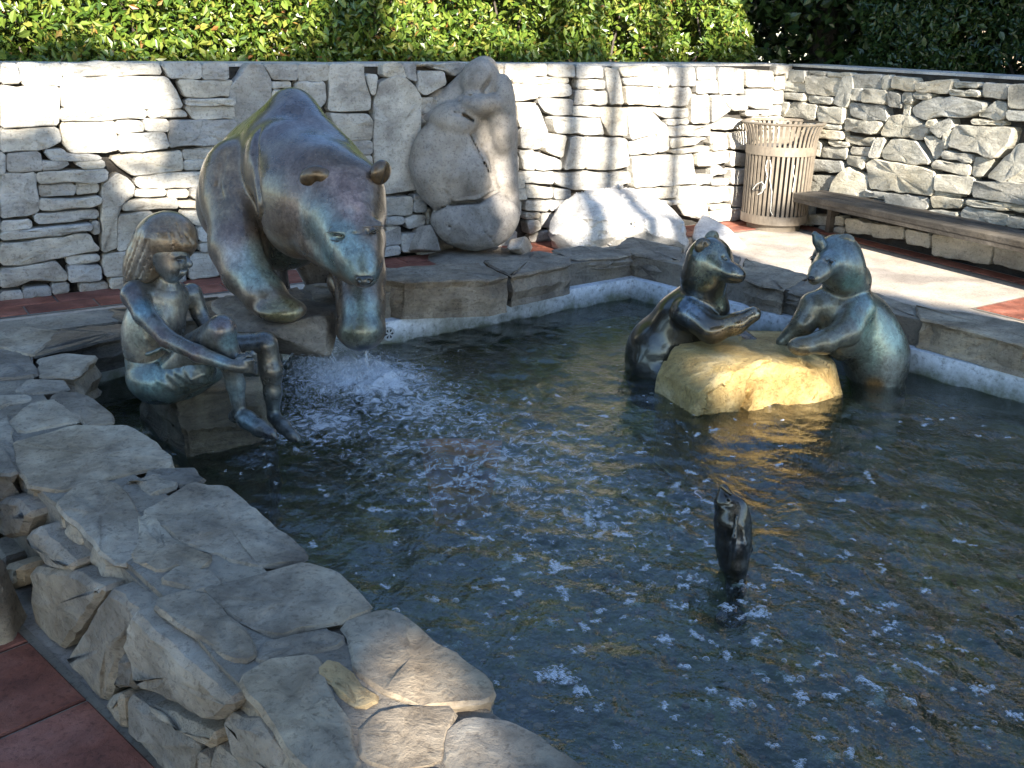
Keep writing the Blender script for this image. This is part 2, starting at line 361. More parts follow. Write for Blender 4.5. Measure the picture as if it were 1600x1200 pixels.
# ------------------------------------------------------------------ stones in walls
def densify(poly, step, jit, rnd):
    out = []
    n = len(poly)
    for i in range(n):
        a, b = np.array(poly[i]), np.array(poly[(i+1) % n]); L = np.linalg.norm(b-a); m = max(1, int(round(L/step)))
        d = (b-a)/max(L, 1e-6); nn = np.array([-d[1], d[0]])
        out.append(a)
        for k in range(1, m): out.append(a+(b-a)*k/m+nn*rnd.normal()*jit)
    return out
def area(p): return .5*sum(p[i][0]*p[(i+1) % len(p)][1]-p[(i+1) % len(p)][0]*p[i][1] for i in range(len(p)))
def stone(poly, frame, depth, mt, parent, name='stone', step=.07, jit=.004, back=-.01, inset=.012, gap=.0, rough=.004, label=None, rnd=random.Random(3), rg=RNG, tiltk=1., grow=.0, strata=0):
    """poly in plane coords; frame=(origin, U, V, N); a rough block standing proud of the plane along N"""
    if area(poly) < 0: poly = poly[::-1]
    o, U, Vv, N = [np.array(x, float) for x in frame]
    p = [np.array(x, float) for x in poly]; p = [x for i, x in enumerate(p) if np.linalg.norm(x-p[i-1]) > .012]
    if len(p) < 3: return None
    p = np.array(p); c = p.mean(0)
    ext = max(.02, min(np.ptp(p[:, 0]), np.ptp(p[:, 1])))
    if gap: p = c+(p-c)*(1-min(.4, 2*gap/ext))
    # cut the corners a little
    q = []
    for i in range(len(p)):
        a, b, d = p[i-1], p[i], p[(i+1) % len(p)]
        ra = min(.011, .25*np.linalg.norm(a-b)); rd = min(.011, .25*np.linalg.norm(d-b))
        q += [b+(a-b)/np.linalg.norm(a-b)*ra, b+(d-b)/np.linalg.norm(d-b)*rd]
    r = np.array(densify(q, step, jit, rg)); n = len(r)
    if grow:
        g2 = []
        for i in range(n):
            t = r[(i+1) % n]-r[i-1]; t = t/(np.linalg.norm(t)+1e-9); g2.append(r[i]+np.array([t[1], -t[0]])*grow)
        r = np.array(g2)
    tilt = rg.normal(size=2)*.06*tiltk
    def P(xy, h): return o+U*xy[0]+Vv*xy[1]+N*h
    def hh(xy, k=1.): return depth+(xy-c)@tilt+rg.normal()*rough*k
    ins = min(inset, ext*.16)
    def inner(f, s):
        out = []
        for i in range(n):
            t = r[(i+1) % n]-r[i-1]; t = t/(np.linalg.norm(t)+1e-9); nn = np.array([-t[1], t[0]])
            out.append(r[i]+nn*ins*f)
        return out
    rings = [[P(x, back) for x in r]]
    for k in range(strata):
        hk = back+(depth-ins-back)*(k+.5)/strata; off = (-1)**k*.008+rg.normal()*.006; rr = []
        for i in range(n):
            t = r[(i+1) % n]-r[i-1]; t = t/(np.linalg.norm(t)+1e-9); rr.append(P(r[i]+np.array([-t[1], t[0]])*(off+abs(rg.normal())*.010), hk+rg.normal()*.004))
        rings.append(rr)
    rings.append([P(x, max(back+.004, hh(x)-ins*1.1)) for x in r])
    r2 = inner(1., 0); rings.append([P(x, hh(x)) for x in r2])
    r3 = [c+(x-c)*.55+rg.normal(size=2)*.003 for x in r2]; rings.append([P(x, hh(x, 1.6)+rough) for x in r3])
    m0 = 2+strata; rings = rings[:m0+1]+[rings[m0]]+rings[m0+1:]      # doubled rim keeps the top edge crisp
    v = [x for R_ in rings for x in R_]; f = []
    sm = []; fl = np.dot(np.cross(U, Vv), N) < 0
    for k in [*range(m0), m0+1]:
        for i in range(n):
            f.append((k*n+i, k*n+(i+1) % n, (k+1)*n+(i+1) % n, (k+1)*n+i)); sm.append(k == m0+1)
    v.append(P(c, hh(c)+rough)); m = len(v)-1
    for i in range(n): f.append(((m0+2)*n+i, (m0+2)*n+(i+1) % n, m)); sm.append(True)
    if fl: f = [q_[::-1] for q_ in f]
    ob = mesh_obj(name, v, f, mt, parent, smooth=sm)
    if label: ob['label'] = label
    return ob

Wa = np.array([-3.17, 6.11]); Wc = np.array([2.45, 9.80]); Wr = np.array([3.72, 7.33])
def wframe(a, b):
    d = (b-a)/np.linalg.norm(b-a); n = np.array([d[1], -d[0]])
    return a, d, n
WH = 1.40
def S(*nums): return [(nums[i], nums[i+1]) for i in range(0, len(nums), 2)]
Z6 = (0, 60, .3667, [S(0,105,60,108,80,185,0,190),S(65,105,250,100,255,195,95,198),S(255,100,670,105,685,150,260,162),S(0,200,245,208,240,362,0,375),
 S(255,168,700,165,740,225,768,290,600,295,260,292),S(680,105,845,105,850,168,720,168),S(855,108,960,105,960,172,855,170),S(750,178,985,180,985,242,780,245),
 S(785,258,985,258,985,280,785,282),S(780,288,985,290,985,335,820,342),S(250,300,610,300,612,335,440,345,250,345),S(620,302,770,305,795,330,625,333),
 S(255,360,480,352,495,470,300,485,262,440),S(485,350,595,352,605,390,488,402),S(600,342,703,345,705,388,612,390),S(500,408,690,398,708,460,600,475,495,475),
 S(0,385,235,378,255,430,200,460,0,478),S(715,350,985,345,985,445,712,458),S(-40,485,12,485,12,572,-40,575),S(22,490,160,480,175,555,25,562),
 S(180,475,260,470,275,490,420,500,410,512,215,515),S(170,520,290,525,250,550,170,555),S(310,525,430,515,435,545,350,548),S(465,505,560,485,765,478,770,555,560,578,500,540),
 S(770,475,985,455,985,510,775,512),S(775,520,985,515,985,545,778,555),S(150,570,300,560,445,555,440,600,155,610),S(0,572,145,568,158,735,0,760),
 S(160,622,310,618,312,660,165,668),S(315,618,412,615,414,650,318,660),S(162,680,300,682,415,668,422,690,380,710,165,725),S(140,745,415,730,412,760,300,772,150,780),
 S(430,620,490,570,560,620,560,660,510,690,488,760,488,885,430,905,425,760),S(575,590,690,572,870,570,870,625,600,635,570,615),S(570,645,695,640,695,662,565,668),
 S(705,645,795,642,795,672,710,675),S(805,632,870,632,870,672,805,672),S(515,692,740,675,752,715,515,728),S(755,695,870,690,870,718,758,715),S(0,775,125,768,128,800,0,815),
 S(0,822,380,785,382,805,250,828,0,850),S(0,870,370,828,418,895,150,945,0,955),S(495,750,640,735,600,860,560,885,495,900),S(280,925,415,918,415,940,285,958),
 S(285,965,420,962,422,1020,290,1030),S(0,980,230,945,280,1000,275,1025,130,1020,0,1055),S(435,920,550,900,540,1000,440,1005),S(335,1040,450,1035,455,1065,340,1080),
 S(460,1018,530,1010,520,1055,465,1060),S(215,1045,285,1035,288,1075,220,1085),S(95,1060,205,1050,212,1090,100,1105),S(0,1075,90,1070,92,1110,0,1125),
 S(800,920,920,905,925,1000,800,1020),S(760,735,870,730,880,785,830,790),S(835,800,885,798,890,855,845,858),S(845,870,895,868,895,900,850,905)])
Z1 = (150, 100, .3125, [S(740,0,812,0,858,80,860,200,760,380,665,400,664,110),S(822,0,990,0,990,75,870,72,850,40),S(1000,0,1150,0,1150,80,1000,82),S(865,90,960,85,962,118,868,120),
 S(870,130,960,128,965,190,865,190),S(985,92,1130,90,1135,180,1100,220,985,180),S(1160,0,1320,0,1328,90,1356,170,1352,225,1150,230),S(1150,245,1340,250,1360,280,1358,370,1240,378,1180,300),
 S(1240,385,1358,382,1360,445,1290,450),S(1300,458,1362,455,1364,520,1320,500),S(1375,200,1400,95,1490,55,1560,100,1600,160,1600,480,1590,620,1440,645,1380,540,1372,350),
 S(1334,50,1385,55,1376,150,1362,150),S(1430,665,1560,660,1560,745,1432,750),S(1435,760,1520,758,1520,795,1438,800),S(1420,840,1505,806,1505,895,1412,905),S(1415,915,1500,905,1502,945,1420,955),
 S(664,410,760,392,840,240,960,205,1000,380,900,480,664,500),S(1010,250,1150,300,1230,440,1080,480,1005,400)])
Z3 = (600, 80, .3125, [S(-20,62,68,62,90,135,-20,120),S(75,60,145,62,148,150,95,130),S(155,100,272,100,285,160,190,215,150,190),S(150,52,400,50,330,120,280,92),S(590,65,800,65,800,118,680,122,590,142),
 S(806,65,930,68,935,125,808,118),S(640,130,910,132,910,156,760,160,620,152),S(600,168,750,167,755,228,630,245),S(760,167,908,167,912,215,760,228),S(945,68,1066,75,1070,130,945,132),
 S(950,142,1085,145,1085,186,950,185),S(940,196,1095,200,1100,262,935,264),S(1080,80,1140,90,1162,150,1178,262,1115,262,1098,180),S(1145,80,1320,78,1318,120,1168,122),S(1172,132,1320,130,1320,168,1184,164),
 S(1328,78,1395,78,1405,172,1332,172),S(1405,80,1525,80,1530,168,1412,172),S(1187,175,1345,180,1345,264,1192,260),S(1352,185,1500,180,1512,210,1495,266,1357,268),
 S(1522,215,1600,215,1600,358,1522,356),S(640,258,738,260,700,300,657,380),S(757,250,770,235,918,242,918,312,840,318,790,298),S(925,277,1048,282,1053,323,925,318),S(1058,282,1188,284,1192,418,1112,416,1068,340),
 S(668,478,662,400,702,304,742,266,806,400,772,482),S(815,328,1058,332,1082,412,832,402),S(1200,282,1288,278,1388,372,1378,392,1210,438),S(1297,284,1505,287,1505,323,1385,328),S(1397,341,1505,337,1505,362,1398,365),
 S(1402,377,1600,372,1600,418,1405,420),S(1212,452,1330,412,1342,502,1217,516),S(1338,406,1393,392,1402,488,1348,502),S(1412,437,1600,430,1540,463,1412,478),S(1420,492,1600,474,1600,498,1420,503),
 S(1227,527,1530,512,1538,656,1232,676),S(1545,507,1640,507,1640,573,1545,568),S(784,488,818,412,888,422,870,526,822,508),S(892,540,907,428,968,428,982,578,882,586),S(988,428,1190,438,1207,568,1130,586,992,582),
 S(662,497,733,493,733,586,682,586),S(742,503,800,523,868,548,868,586,742,586),S(682,602,830,602,830,657,692,652),S(837,605,1208,603,1217,648,1100,686,930,686,837,655),S(692,668,820,683,823,727,692,722),
 S(832,685,918,693,913,732,837,732),S(687,743,793,745,793,792,687,788),S(803,745,888,743,858,788,807,788),S(687,803,758,805,753,823,682,830),S(772,808,838,808,813,877,772,872),
 S(692,842,748,841,763,878,702,906),S(712,922,808,893,813,938,717,948),S(1147,698,1328,683,1333,727,1182,725),S(1342,683,1468,673,1478,727,1347,732),S(1472,693,1538,668,1578,740,1568,836,1492,818),
 S(1352,747,1468,741,1468,758,1402,763),S(0,730,120,725,120,800,0,810),S(130,715,180,712,180,735,130,738),S(130,745,190,742,195,795,130,795),S(0,825,80,825,80,855,0,860),S(85,838,130,817,195,820,190,868,110,882),
 S(0,872,60,874,65,958,0,960),S(72,912,168,907,163,987,77,997),S(0,972,65,970,65,1008,0,1013),S(230,230,500,200,600,300,600,450,300,450),S(300,460,600,460,610,640,260,640),S(230,660,640,650,640,820,240,820)])
Z5a = (1050, 80, .34375, [S(88,72,175,72,175,128,92,128),S(86,136,180,134,185,188,88,188),S(182,74,300,82,313,192,192,192),S(315,86,447,92,447,162,318,158),S(162,202,200,200,248,265,162,322),S(208,203,310,203,317,263,257,266),
 S(322,173,433,173,428,258,365,256,322,240),S(317,268,433,268,433,285,360,293,317,290),S(162,334,243,303,328,313,250,350,167,350),S(164,367,225,372,238,438,164,448),S(164,455,238,453,238,498,164,510),S(164,528,198,518,238,547,164,566),
 S(155,583,238,578,238,603,155,603),S(140,615,238,615,243,678,145,687),S(147,698,243,693,243,709,147,713),S(152,724,308,708,308,763,152,768),S(5,615,118,612,138,757,32,738,3,690),S(247,453,345,473,345,518,247,518),S(247,532,345,532,345,598,247,598),
 S(247,615,320,613,320,698,252,698),S(254,313,350,313,345,350,257,350),S(247,372,345,363,345,448,252,438)])
Z5b = (1050, 80, .34375, [S(458,84,545,87,545,128,460,121),S(550,90,630,94,630,138,555,136),S(635,94,716,97,712,110,640,108),S(722,100,835,104,830,118,725,115),S(460,133,625,147,625,183,460,170),S(637,115,783,128,768,203,637,188),
 S(800,112,840,117,843,180,810,256,757,233),S(850,107,968,112,968,170,850,163),S(978,117,1008,112,1003,172,978,170),S(1030,117,1128,127,1128,178,1022,163),S(1140,147,1298,132,1283,188,1142,178),S(1307,142,1410,147,1410,163,1307,163),
 S(1292,178,1420,184,1420,203,1292,195),S(1440,147,1550,157,1543,213,1437,203),S(1560,157,1720,165,1720,265,1557,253),S(442,183,508,187,498,268,442,263),S(527,187,628,197,623,223,527,213),S(512,234,558,237,530,288,512,262),
 S(637,203,753,217,743,238,637,228),S(842,173,888,173,883,223,837,218),S(897,174,998,182,993,238,892,228),S(1012,187,1058,197,1068,253,1012,248),S(1072,192,1118,192,1116,233,1077,233),S(1127,188,1203,197,1198,213,1132,210),
 S(567,235,678,247,668,308,504,290),S(684,253,806,261,798,327,687,316),S(827,238,988,253,998,313,900,310,832,288),S(1112,260,1170,223,1300,208,1448,241,1438,268,1350,297,1250,288,1170,308,1122,288),S(1412,288,1490,228,1538,243,1533,298,1500,312),
 S(1547,272,1720,280,1720,325,1552,308),S(812,308,978,327,938,373,807,358),S(1012,298,1090,293,1183,350,1158,397,967,378,992,332),S(1192,318,1228,313,1214,343,1183,339),S(1202,352,1293,304,1298,340,1240,392),
 S(1322,340,1578,354,1558,420,1500,482,1292,428,1302,352),S(1382,312,1528,322,1523,336,1387,328),S(682,332,788,340,788,352,682,345),S(667,355,798,370,798,397,672,389),S(807,387,938,397,933,428,812,410),S(732,407,823,417,823,430,742,424),
 S(652,408,698,412,693,478,652,463),S(707,437,813,442,808,488,702,478),S(832,437,923,442,913,473,832,463),S(947,397,983,397,950,483,922,478),S(967,458,1012,403,1128,413,1197,508,1100,508,972,483),S(1167,388,1218,393,1253,408,1248,468,1216,487),
 S(1262,368,1293,354,1274,438,1257,438),S(1262,453,1393,473,1397,503,1252,480),S(1222,498,1383,518,1378,563,1207,525),S(1402,483,1488,493,1430,567,1392,563),S(1462,568,1600,425,1720,420,1640,520,1532,592),S(1552,588,1660,515,1720,520,1720,605),
 S(812,478,898,483,888,532,812,509),S(642,493,788,503,793,543,647,543),S(902,510,932,493,1130,523,1222,552,1208,652,917,618),S(642,563,758,573,713,652,642,638),S(772,572,820,528,903,572,883,687,727,663),S(892,633,998,648,993,668,892,658),
 S(1007,648,1183,668,1178,712,1007,707),S(892,673,993,688,993,703,887,694),S(1232,563,1398,578,1378,647,1227,628),S(1397,593,1720,610,1720,705,1397,658),S(1202,658,1348,678,1328,707,1202,707),S(1222,637,1328,651,1328,660,1222,650),
 S(1362,675,1720,718,1720,740,1362,694),S(1332,733,1352,708,1553,748,1538,792,1332,763),S(1162,732,1200,724,1318,737,1298,763),S(1562,753,1720,780,1720,815,1552,788),
 S(640,745,800,752,800,788,645,780),S(690,795,810,803,805,825,690,812),S(815,762,930,782,925,830,820,820),S(935,785,1080,802,1075,848,937,838),S(1090,812,1200,832,1195,888,1090,868),S(1210,833,1478,872,1460,963,1210,923),S(1490,883,1720,920,1720,1010,1482,960)])

def build_wall(a, b, tables, mt, label, group=None, ext0=0., ext1=0., seed=1, growk=.0065):
    a0, d, n = wframe(a, b); L = np.linalg.norm(b-a)
    root = thing('stone_wall', label, 'stone wall', (*((a+b)/2), 0), group)
    rg = np.random.default_rng(seed)
    U = np.array([d[0], d[1], 0]); Vz = np.array([0, 0, 1.]); N = np.array([n[0], n[1], 0]); o = np.array([a[0], a[1], 0])
    mb = MB(); c = (a+d*(L+ext1-ext0)/2); c = c-n*.245
    mb.box((c[0], c[1], WH/2-.012), (L+ext0+ext1, .44, WH-.024), (U, -N, Vz)); mb.build('mortar_core', M_mortar, root)
    boxes = []
    for ox, oy, s, ps in tables:
        for p in ps:
            q = []
            for x, y in p:
                w = onwall(ox+x*s, oy+y*s, a, n); q.append(((w[:2]-a)@d, min(max(w[2], .0), WH)))
            q = np.array(q); boxes.append((q.min(0), q.max(0)))
            stone([tuple(z) for z in q], (o, U, Vz, N), .045+rg.random()*.035, mt, root, step=.065, jit=.004, inset=.006, grow=growk, rough=.003, back=-.035, rg=rg)
    # courses where the wall carries on out of view or behind the statues
    z = .0; occ = lambda x0, z0, x1, z1: any(min(x1, B[1][0])-max(x0, B[0][0]) > .015 and min(z1, B[1][1])-max(z0, B[0][1]) > .012 for B in boxes)
    row = 0
    while z < WH-.05:
        h = .075+rg.random()*.07; h = min(h, WH-z); x = -ext0
        while x < L+ext1-.03:
            w = .1+rg.random()*.22; w = min(w, L+ext1-x)
            for fr in (1, .6, .35):
                if not occ(x, z, x+w*fr, z+h):
                    stone([(x+.004, z+.004), (x+w*fr-.004, z+.004+rg.random()*.006), (x+w*fr-.004, z+h-.004), (x+.004, z+h-.004-rg.random()*.006)], (o, U, Vz, N), .035+rg.random()*.04, mt, root, jit=.005, inset=.007, grow=.003, rough=.004, back=-.035, rg=rg); x += w*fr; break
            else: x += .03
        z += h; row += 1
    mb = MB(); c = a+d*(L+ext1-ext0)/2-n*.215       # white strip: the sunlit look of the wall top put into its colour
    mb.box((c[0], c[1], WH-.011), (L+ext0+ext1, .40, .02), (U, -N, Vz)); mb.build('sunlit_top_strip', M_white, root)
    return root

# ================================================================== SETTING
mb = MB(); mb.add([(-60, -60, -.6), (60, -60, -.6), (60, 60, -.6), (-60, 60, -.6)], [(0, 1, 2, 3)])
tag(mb.build('ground', M_earth), kind='structure')
WATER_Z = .16
POOL = [(.69, 5.9), (-.6, 4.87), (-1.7, 4.27), (-1.95, 4.1), (-1.69, 3.55), (-1.42, 3.15), (-1.06, 2.77), (-.9, 2.62), (-.56, 2.25), (-.36, 1.99), (-.07, 1.67), (.06, 1.5), (.6, .85), (1.6, 0.), (3.4, .6), (3.9, 2.3), (2.22, 4.18)]
def offset(poly, d):
    out = []; n = len(poly)
    for i in range(n):
        a, b, c = [np.array(poly[j % n], float) for j in (i-1, i, i+1)]
        e1 = (b-a)/np.linalg.norm(b-a); e2 = (c-b)/np.linalg.norm(c-b)
        n1 = np.array([e1[1], -e1[0]]); n2 = np.array([e2[1], -e2[0]]); m = n1+n2; m /= np.linalg.norm(m)
        out.append(tuple(b+m*d/max(.5, m@n1)))
    return out
# pool list is counter-clockwise, so +d grows it
OUT = offset(POOL, .42)
# patio slab with the pool cut out of it
def annulus(name, inner, outer, z, m, **k):
    v = [(x, y, z) for x, y in inner]+[(x, y, z) for x, y in outer]; n = len(inner)
    f = [(i, n+i, n+(i+1) % n, (i+1) % n) for i in range(n)]
    return mesh_obj(name, v, f, m, **k)
far = []
cx, cy = 1., 3.
for x, y in OUT:
    a = math.atan2(y-cy, x-cx); far.append((cx+40*math.cos(a), cy+40*math.sin(a)))
patio = tag(annulus('patio', offset(POOL, .3), far, 0., M_conc), kind='structure')
def tile_band(o, d, n, rows, cols, w, h, g=.012, z=.004, off=0):
    base = None
    for r in range(rows):
        for c in range(cols):
            x = c*w+(off if r % 2 else 0); cc = np.array(o)+np.array(d)*(x+w/2)+np.array(n)*(r*h+h/2)
            yield cc, (w-g, h-g)
def lay(o, d, n, rows, cols, w, h, off=0, z0=0., group=None, gm=True):
    d = np.array(d, float)/np.linalg.norm(d); n = np.array(n, float)/np.linalg.norm(n)
    if gm:
        p = [np.array(o)+d*a+n*b for a, b in ((-.02, -.02), (cols*w+.02, -.02), (cols*w+.02, rows*h+.02), (-.02, rows*h+.02))]
        mesh_obj('grout_bed', [(*q, z0+.004) for q in p], [(0, 1, 2, 3)] if np.cross(d, n) > 0 else [(3, 2, 1, 0)], M_grout, patio)
    me = None
    for cc, s in tile_band(o, d, n, rows, cols, w, h, off=off):
        if me is None:
            mb = MB(); mb.box((0, 0, 0), (s[0], s[1], .02), ((*d, 0), (*n, 0), (0, 0, 1)))
            bm_ = bpy.data.meshes.new('tile'); bm_.from_pydata(mb.v, [], mb.f); bm_.materials.append(M_tile)
            b2 = bmesh.new(); b2.from_mesh(bm_); bmesh.ops.bevel(b2, geom=[e for e in b2.edges if all(v.co.z > 0 for v in e.verts)], offset=.005, segments=1, affect='EDGES'); bmesh.ops.recalc_face_normals(b2, faces=b2.faces); b2.to_mesh(bm_); b2.free(); me = bm_
        t = link(bpy.data.objects.new('tile', me)); put(t, (cc[0], cc[1], z0+.002+RNG.random()*.002), patio)
d1, n1 = wframe(Wa, Wc)[1:]; 
lay(Wa-d1*.5+n1*.03, d1, n1, 2, 17, .40, .20, off=.2)
lay(np.array([-.80, 1.95])-np.array([.0, .0]), (-.72, .69), (-.69, -.72), 3, 6, .365, .365)
lay(np.array([2.98, 6.43]), (.826, .563), (.563, -.826), 2, 4, .33, .33)
d2, n2 = wframe(Wc, Wr)[1:]
lay(Wc+d2*.05+n2*.03, d2, n2, 1, 12, .4, .16)

wall_l = build_wall(Wa, Wc, [Z6, Z1, Z3, Z5a], M_wall, 'pale dry-laid limestone wall behind the large bear and the upright boulder', ext0=.9, seed=4)
wall_r = build_wall(Wc, Wr, [Z5b], M_wallR, 'grey rubble wall behind the long bench, right of the bin', ext1=.5, seed=9, growk=.0095)

# ------------------------------------------------------------------ the pool
pool = thing('fountain_pool', 'sunken fountain pool edged with rough stone coping and a white painted basin wall', 'fountain', (1., 3., -.3))
n = len(POOL); O2 = offset(POOL, .24)
v = []; f = []
for P_, z in ((POOL, -.28), (POOL, .275), (O2, .275), (O2, -.3)): v += [(x, y, z) for x, y in P_]
for r in range(3): f += [(r*n+i, (r+1)*n+i, (r+1)*n+(i+1) % n, r*n+(i+1) % n) for i in range(n)]
mesh_obj('basin_wall', v, f, M_basin, pool)
v = [(x, y, -.26) for x, y in offset(POOL, .05)]
tag(mesh_obj('pool_floor', v, [tuple(range(n))], M_floor), kind='structure')
inn = offset(POOL, -.30)
cv = [(x, y, .06) for x, y in offset(POOL, -.004)]+[(x, y, -.255) for x, y in inn]
mesh_obj('basin_cove', cv, [(i, (i+1) % n, n+(i+1) % n, n+i) for i in range(n)], M_cove, pool)
ZF = (np.array([0, 0, .275]), (1, 0, 0), (0, 1, 0), (0, 0, 1))
rc = np.random.default_rng(12)
def cope(px, mt=M_cope, depth=.135, z=.41, **k):
    k.setdefault('grow', .010)
    q = [tuple(onZ(x, y, z)[:2]) for x, y in px]
    stone(q, (np.array([0, 0, z-depth]), *ZF[1:]), depth, mt, pool, 'coping_stone', step=.05, jit=.0045, back=0., inset=.007, rough=.0022, rg=rc, tiltk=.15, strata=3, **k)
NEAR = [S(15,659,34,674,124,657,120,650,86,624,52,629),S(81,620,128,654,137,663,174,661,171,644,146,626,124,614,90,614),
 S(22,691,28,725,49,759,94,766,165,747,210,736,268,729,262,710,232,684,195,663,112,665,45,684),S(92,785,112,766,150,749,180,757,204,785,221,822,214,860,188,879,161,860,127,819,97,796),
 S(192,756,212,747,240,771,277,757,245,740),S(226,738,255,731,300,731,319,751,292,757,270,752),S(227,800,300,757,352,761,401,800,450,838,476,860,474,871,397,881,337,860,292,849,255,819),
 S(318,919,478,877,523,891,579,950,540,967,433,992,394,975,349,947),S(401,1024,422,1000,484,989,530,989,533,1005,467,1018,411,1032),S(242,941,281,922,318,926,390,1000,396,1030,360,1026),
 S(377,1057,416,1032,489,1023,518,1092,544,1130,558,1195,520,1215,480,1200,430,1130),S(497,1048,519,1031,591,1090,564,1103),
 S(536,972,596,952,630,961,675,1003,759,1059,770,1087,742,1093,664,1100,607,1080,555,1044,554,1014),S(564,1144,587,1116,636,1106,710,1106,694,1138,679,1192,619,1200,570,1183),
 S(702,1135,733,1121,799,1127,877,1177,940,1230,900,1290,760,1260,700,1192),S(-10,545,41,549,56,586,-10,592),S(26,609,45,594,97,592,106,609,45,614),S(-10,616,45,618,46,624,8,631,-10,640),
 S(-60,512,45,510,92,517,49,556,-10,540,-60,548),S(60,560,100,553,150,556,120,588,66,588),S(-60,655,8,640,14,680,20,700,24,740,-60,740),S(252,905,280,884,330,895,345,915,310,920),S(222,802,252,824,288,853,330,868,318,884,282,880,250,890,226,878,208,868,220,832),S(575,1215,680,1200,700,1210,760,1270,600,1280)]
for i, p in enumerate(NEAR): cope(p, M_ochre if i == 11 else M_cope, .135+rc.random()*.012+(.008 if i in (6, 12) else 0))
# stones of the far and right coping, and the stretches hidden behind the statues
FAR = [S(597,418,681,412,750,410,797,431,769,437,628,441,597,436),S(752,407,797,400,841,392,894,402,894,412,850,421,799,431,768,416),S(859,390,903,384,985,390,988,398,956,403,897,405),
 S(977,372,990,370,1067,387,1064,409,1040,407,990,397,958,387),S(1068,411,1070,388,1130,392,1160,402,1150,432,1100,420),S(1153,432,1163,403,1270,430,1225,454,1180,444),
 S(1228,455,1273,432,1335,445,1376,460,1428,478,1432,495,1330,478),S(1435,497,1428,476,1500,486,1610,506,1720,530,1720,572,1600,540,1520,518)]
for i, p in enumerate(FAR):
    zt = [.468, .448, .418, .41, .41, .41, .41, .42][i]; dp = zt-.278
    if i in (2, 6): cope(p, M_cope, .062, z=zt, grow=-.004); cope(p, M_cope, dp-.07, z=zt-.07, grow=-.009)
    else: cope(p, M_cope, dp, z=zt, grow=-.006)
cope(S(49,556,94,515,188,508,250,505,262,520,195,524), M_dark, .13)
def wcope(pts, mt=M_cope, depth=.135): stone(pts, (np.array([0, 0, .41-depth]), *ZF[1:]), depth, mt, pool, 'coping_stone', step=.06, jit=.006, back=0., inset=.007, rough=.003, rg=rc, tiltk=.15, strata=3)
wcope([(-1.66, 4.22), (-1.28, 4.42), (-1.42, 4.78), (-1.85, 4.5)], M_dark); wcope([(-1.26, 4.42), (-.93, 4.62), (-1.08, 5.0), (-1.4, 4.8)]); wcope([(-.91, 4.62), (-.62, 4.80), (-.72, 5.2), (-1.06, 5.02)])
wcope([(2.62, 3.78), (3.2, 3.15), (3.5, 3.4), (2.9, 4.1)]); wcope([(3.22, 3.12), (3.9, 2.36), (4.2, 2.6), (3.52, 3.38)])
wcope([(2.2, 4.24), (2.6, 3.8), (2.88, 4.1), (2.5, 4.55)])
# mortar bed under the coping
mi, mo = offset(POOL, .06), offset(POOL, .30)
v = [(x, y, z) for P_, z in ((mi, .27), (mi, .403), (mo, .403), (mo, .27)) for x, y in P_]
f = [(r*n+i, ((r+1) % 4)*n+i, ((r+1) % 4)*n+(i+1) % n, r*n+(i+1) % n) for r in range(4) for i in range(n)]
mesh_obj('mortar_bed', v, f, M_mortL, pool)
# rubble face of the near wall
Oa = np.array([-1.34, 2.60]); Ob = np.array([-.24, 1.44])
a0, d3, n3 = wframe(Oa, Ob); n3 = n3 if n3@np.array([-1, -1]) > 0 else -n3
fr = (np.array([*Oa, 0])-np.array([*n3, 0])*.01, (*d3, 0), (0, 0, 1), (*n3, 0))
mb = MB(); cc = (Oa+Ob)/2-n3*.17
mb.box((cc[0], cc[1], .195), (2.3, .3, .385), ((*d3, 0), (-n3[0], -n3[1], 0), (0, 0, 1))); mb.build('rubble_core', M_mortL, pool)
SIDE = [(0, 750, .5625, [S(130,235,240,240,330,290,270,380,210,455,150,420,130,310),S(350,290,440,258,402,400,370,500,340,600,235,480),S(425,335,520,375,690,505,690,615,640,645,520,588,430,538,410,420),
  S(378,475,418,472,420,560,372,555),S(480,602,658,682,650,716,560,668),S(408,578,598,712,598,830,500,830,412,680),S(350,592,398,572,406,680,352,650),S(672,630,760,655,885,795,900,840,760,840,682,720),
  S(648,712,740,805,740,840,655,840,640,760),S(612,722,636,760,640,830,605,830),S(110,145,150,152,238,228,228,238,180,210,112,172)]),
 (0, 500, .375, [S(0,720,120,740,170,800,150,880,70,890,30,800),S(165,890,215,850,365,1000,355,1028,270,1010),S(100,1000,160,1010,160,1080,110,1100)])]
sb = []
for ox, oy, s, ps in SIDE:
    for p in ps:
        q = [onwall(ox+x*s, oy+y*s, Oa, n3) for x, y in p]; q = [((w[:2]-Oa)@d3, min(max(w[2], 0), .39)) for w in q]
        A = np.array(q); sb.append((A.min(0), A.max(0)))
        stone(q, fr, .05+rc.random()*.02, M_side, pool, 'rubble_stone', step=.05, jit=.003, inset=.014, grow=.004, rough=.003, rg=rc, tiltk=.35)
z = 0.
while z < .36:
    h = .09+rc.random()*.05; h = min(h, .385-z); x = -.35
    while x < 1.9:
        w = .12+rc.random()*.15
        if not any(min(x+w, B[1][0])-max(x, B[0][0]) > .03 and min(z+h, B[1][1])-max(z, B[0][1]) > .025 for B in sb):
            stone([(x, z), (x+w-.01, z+.01), (x+w-.012, z+h-.01), (x+.004, z+h-.008)], fr, .045+rc.random()*.02, M_side, pool, 'rubble_stone', step=.06, jit=.003, inset=.012, rough=.005, rg=rc); x += w
        else: x += .05
    z += h

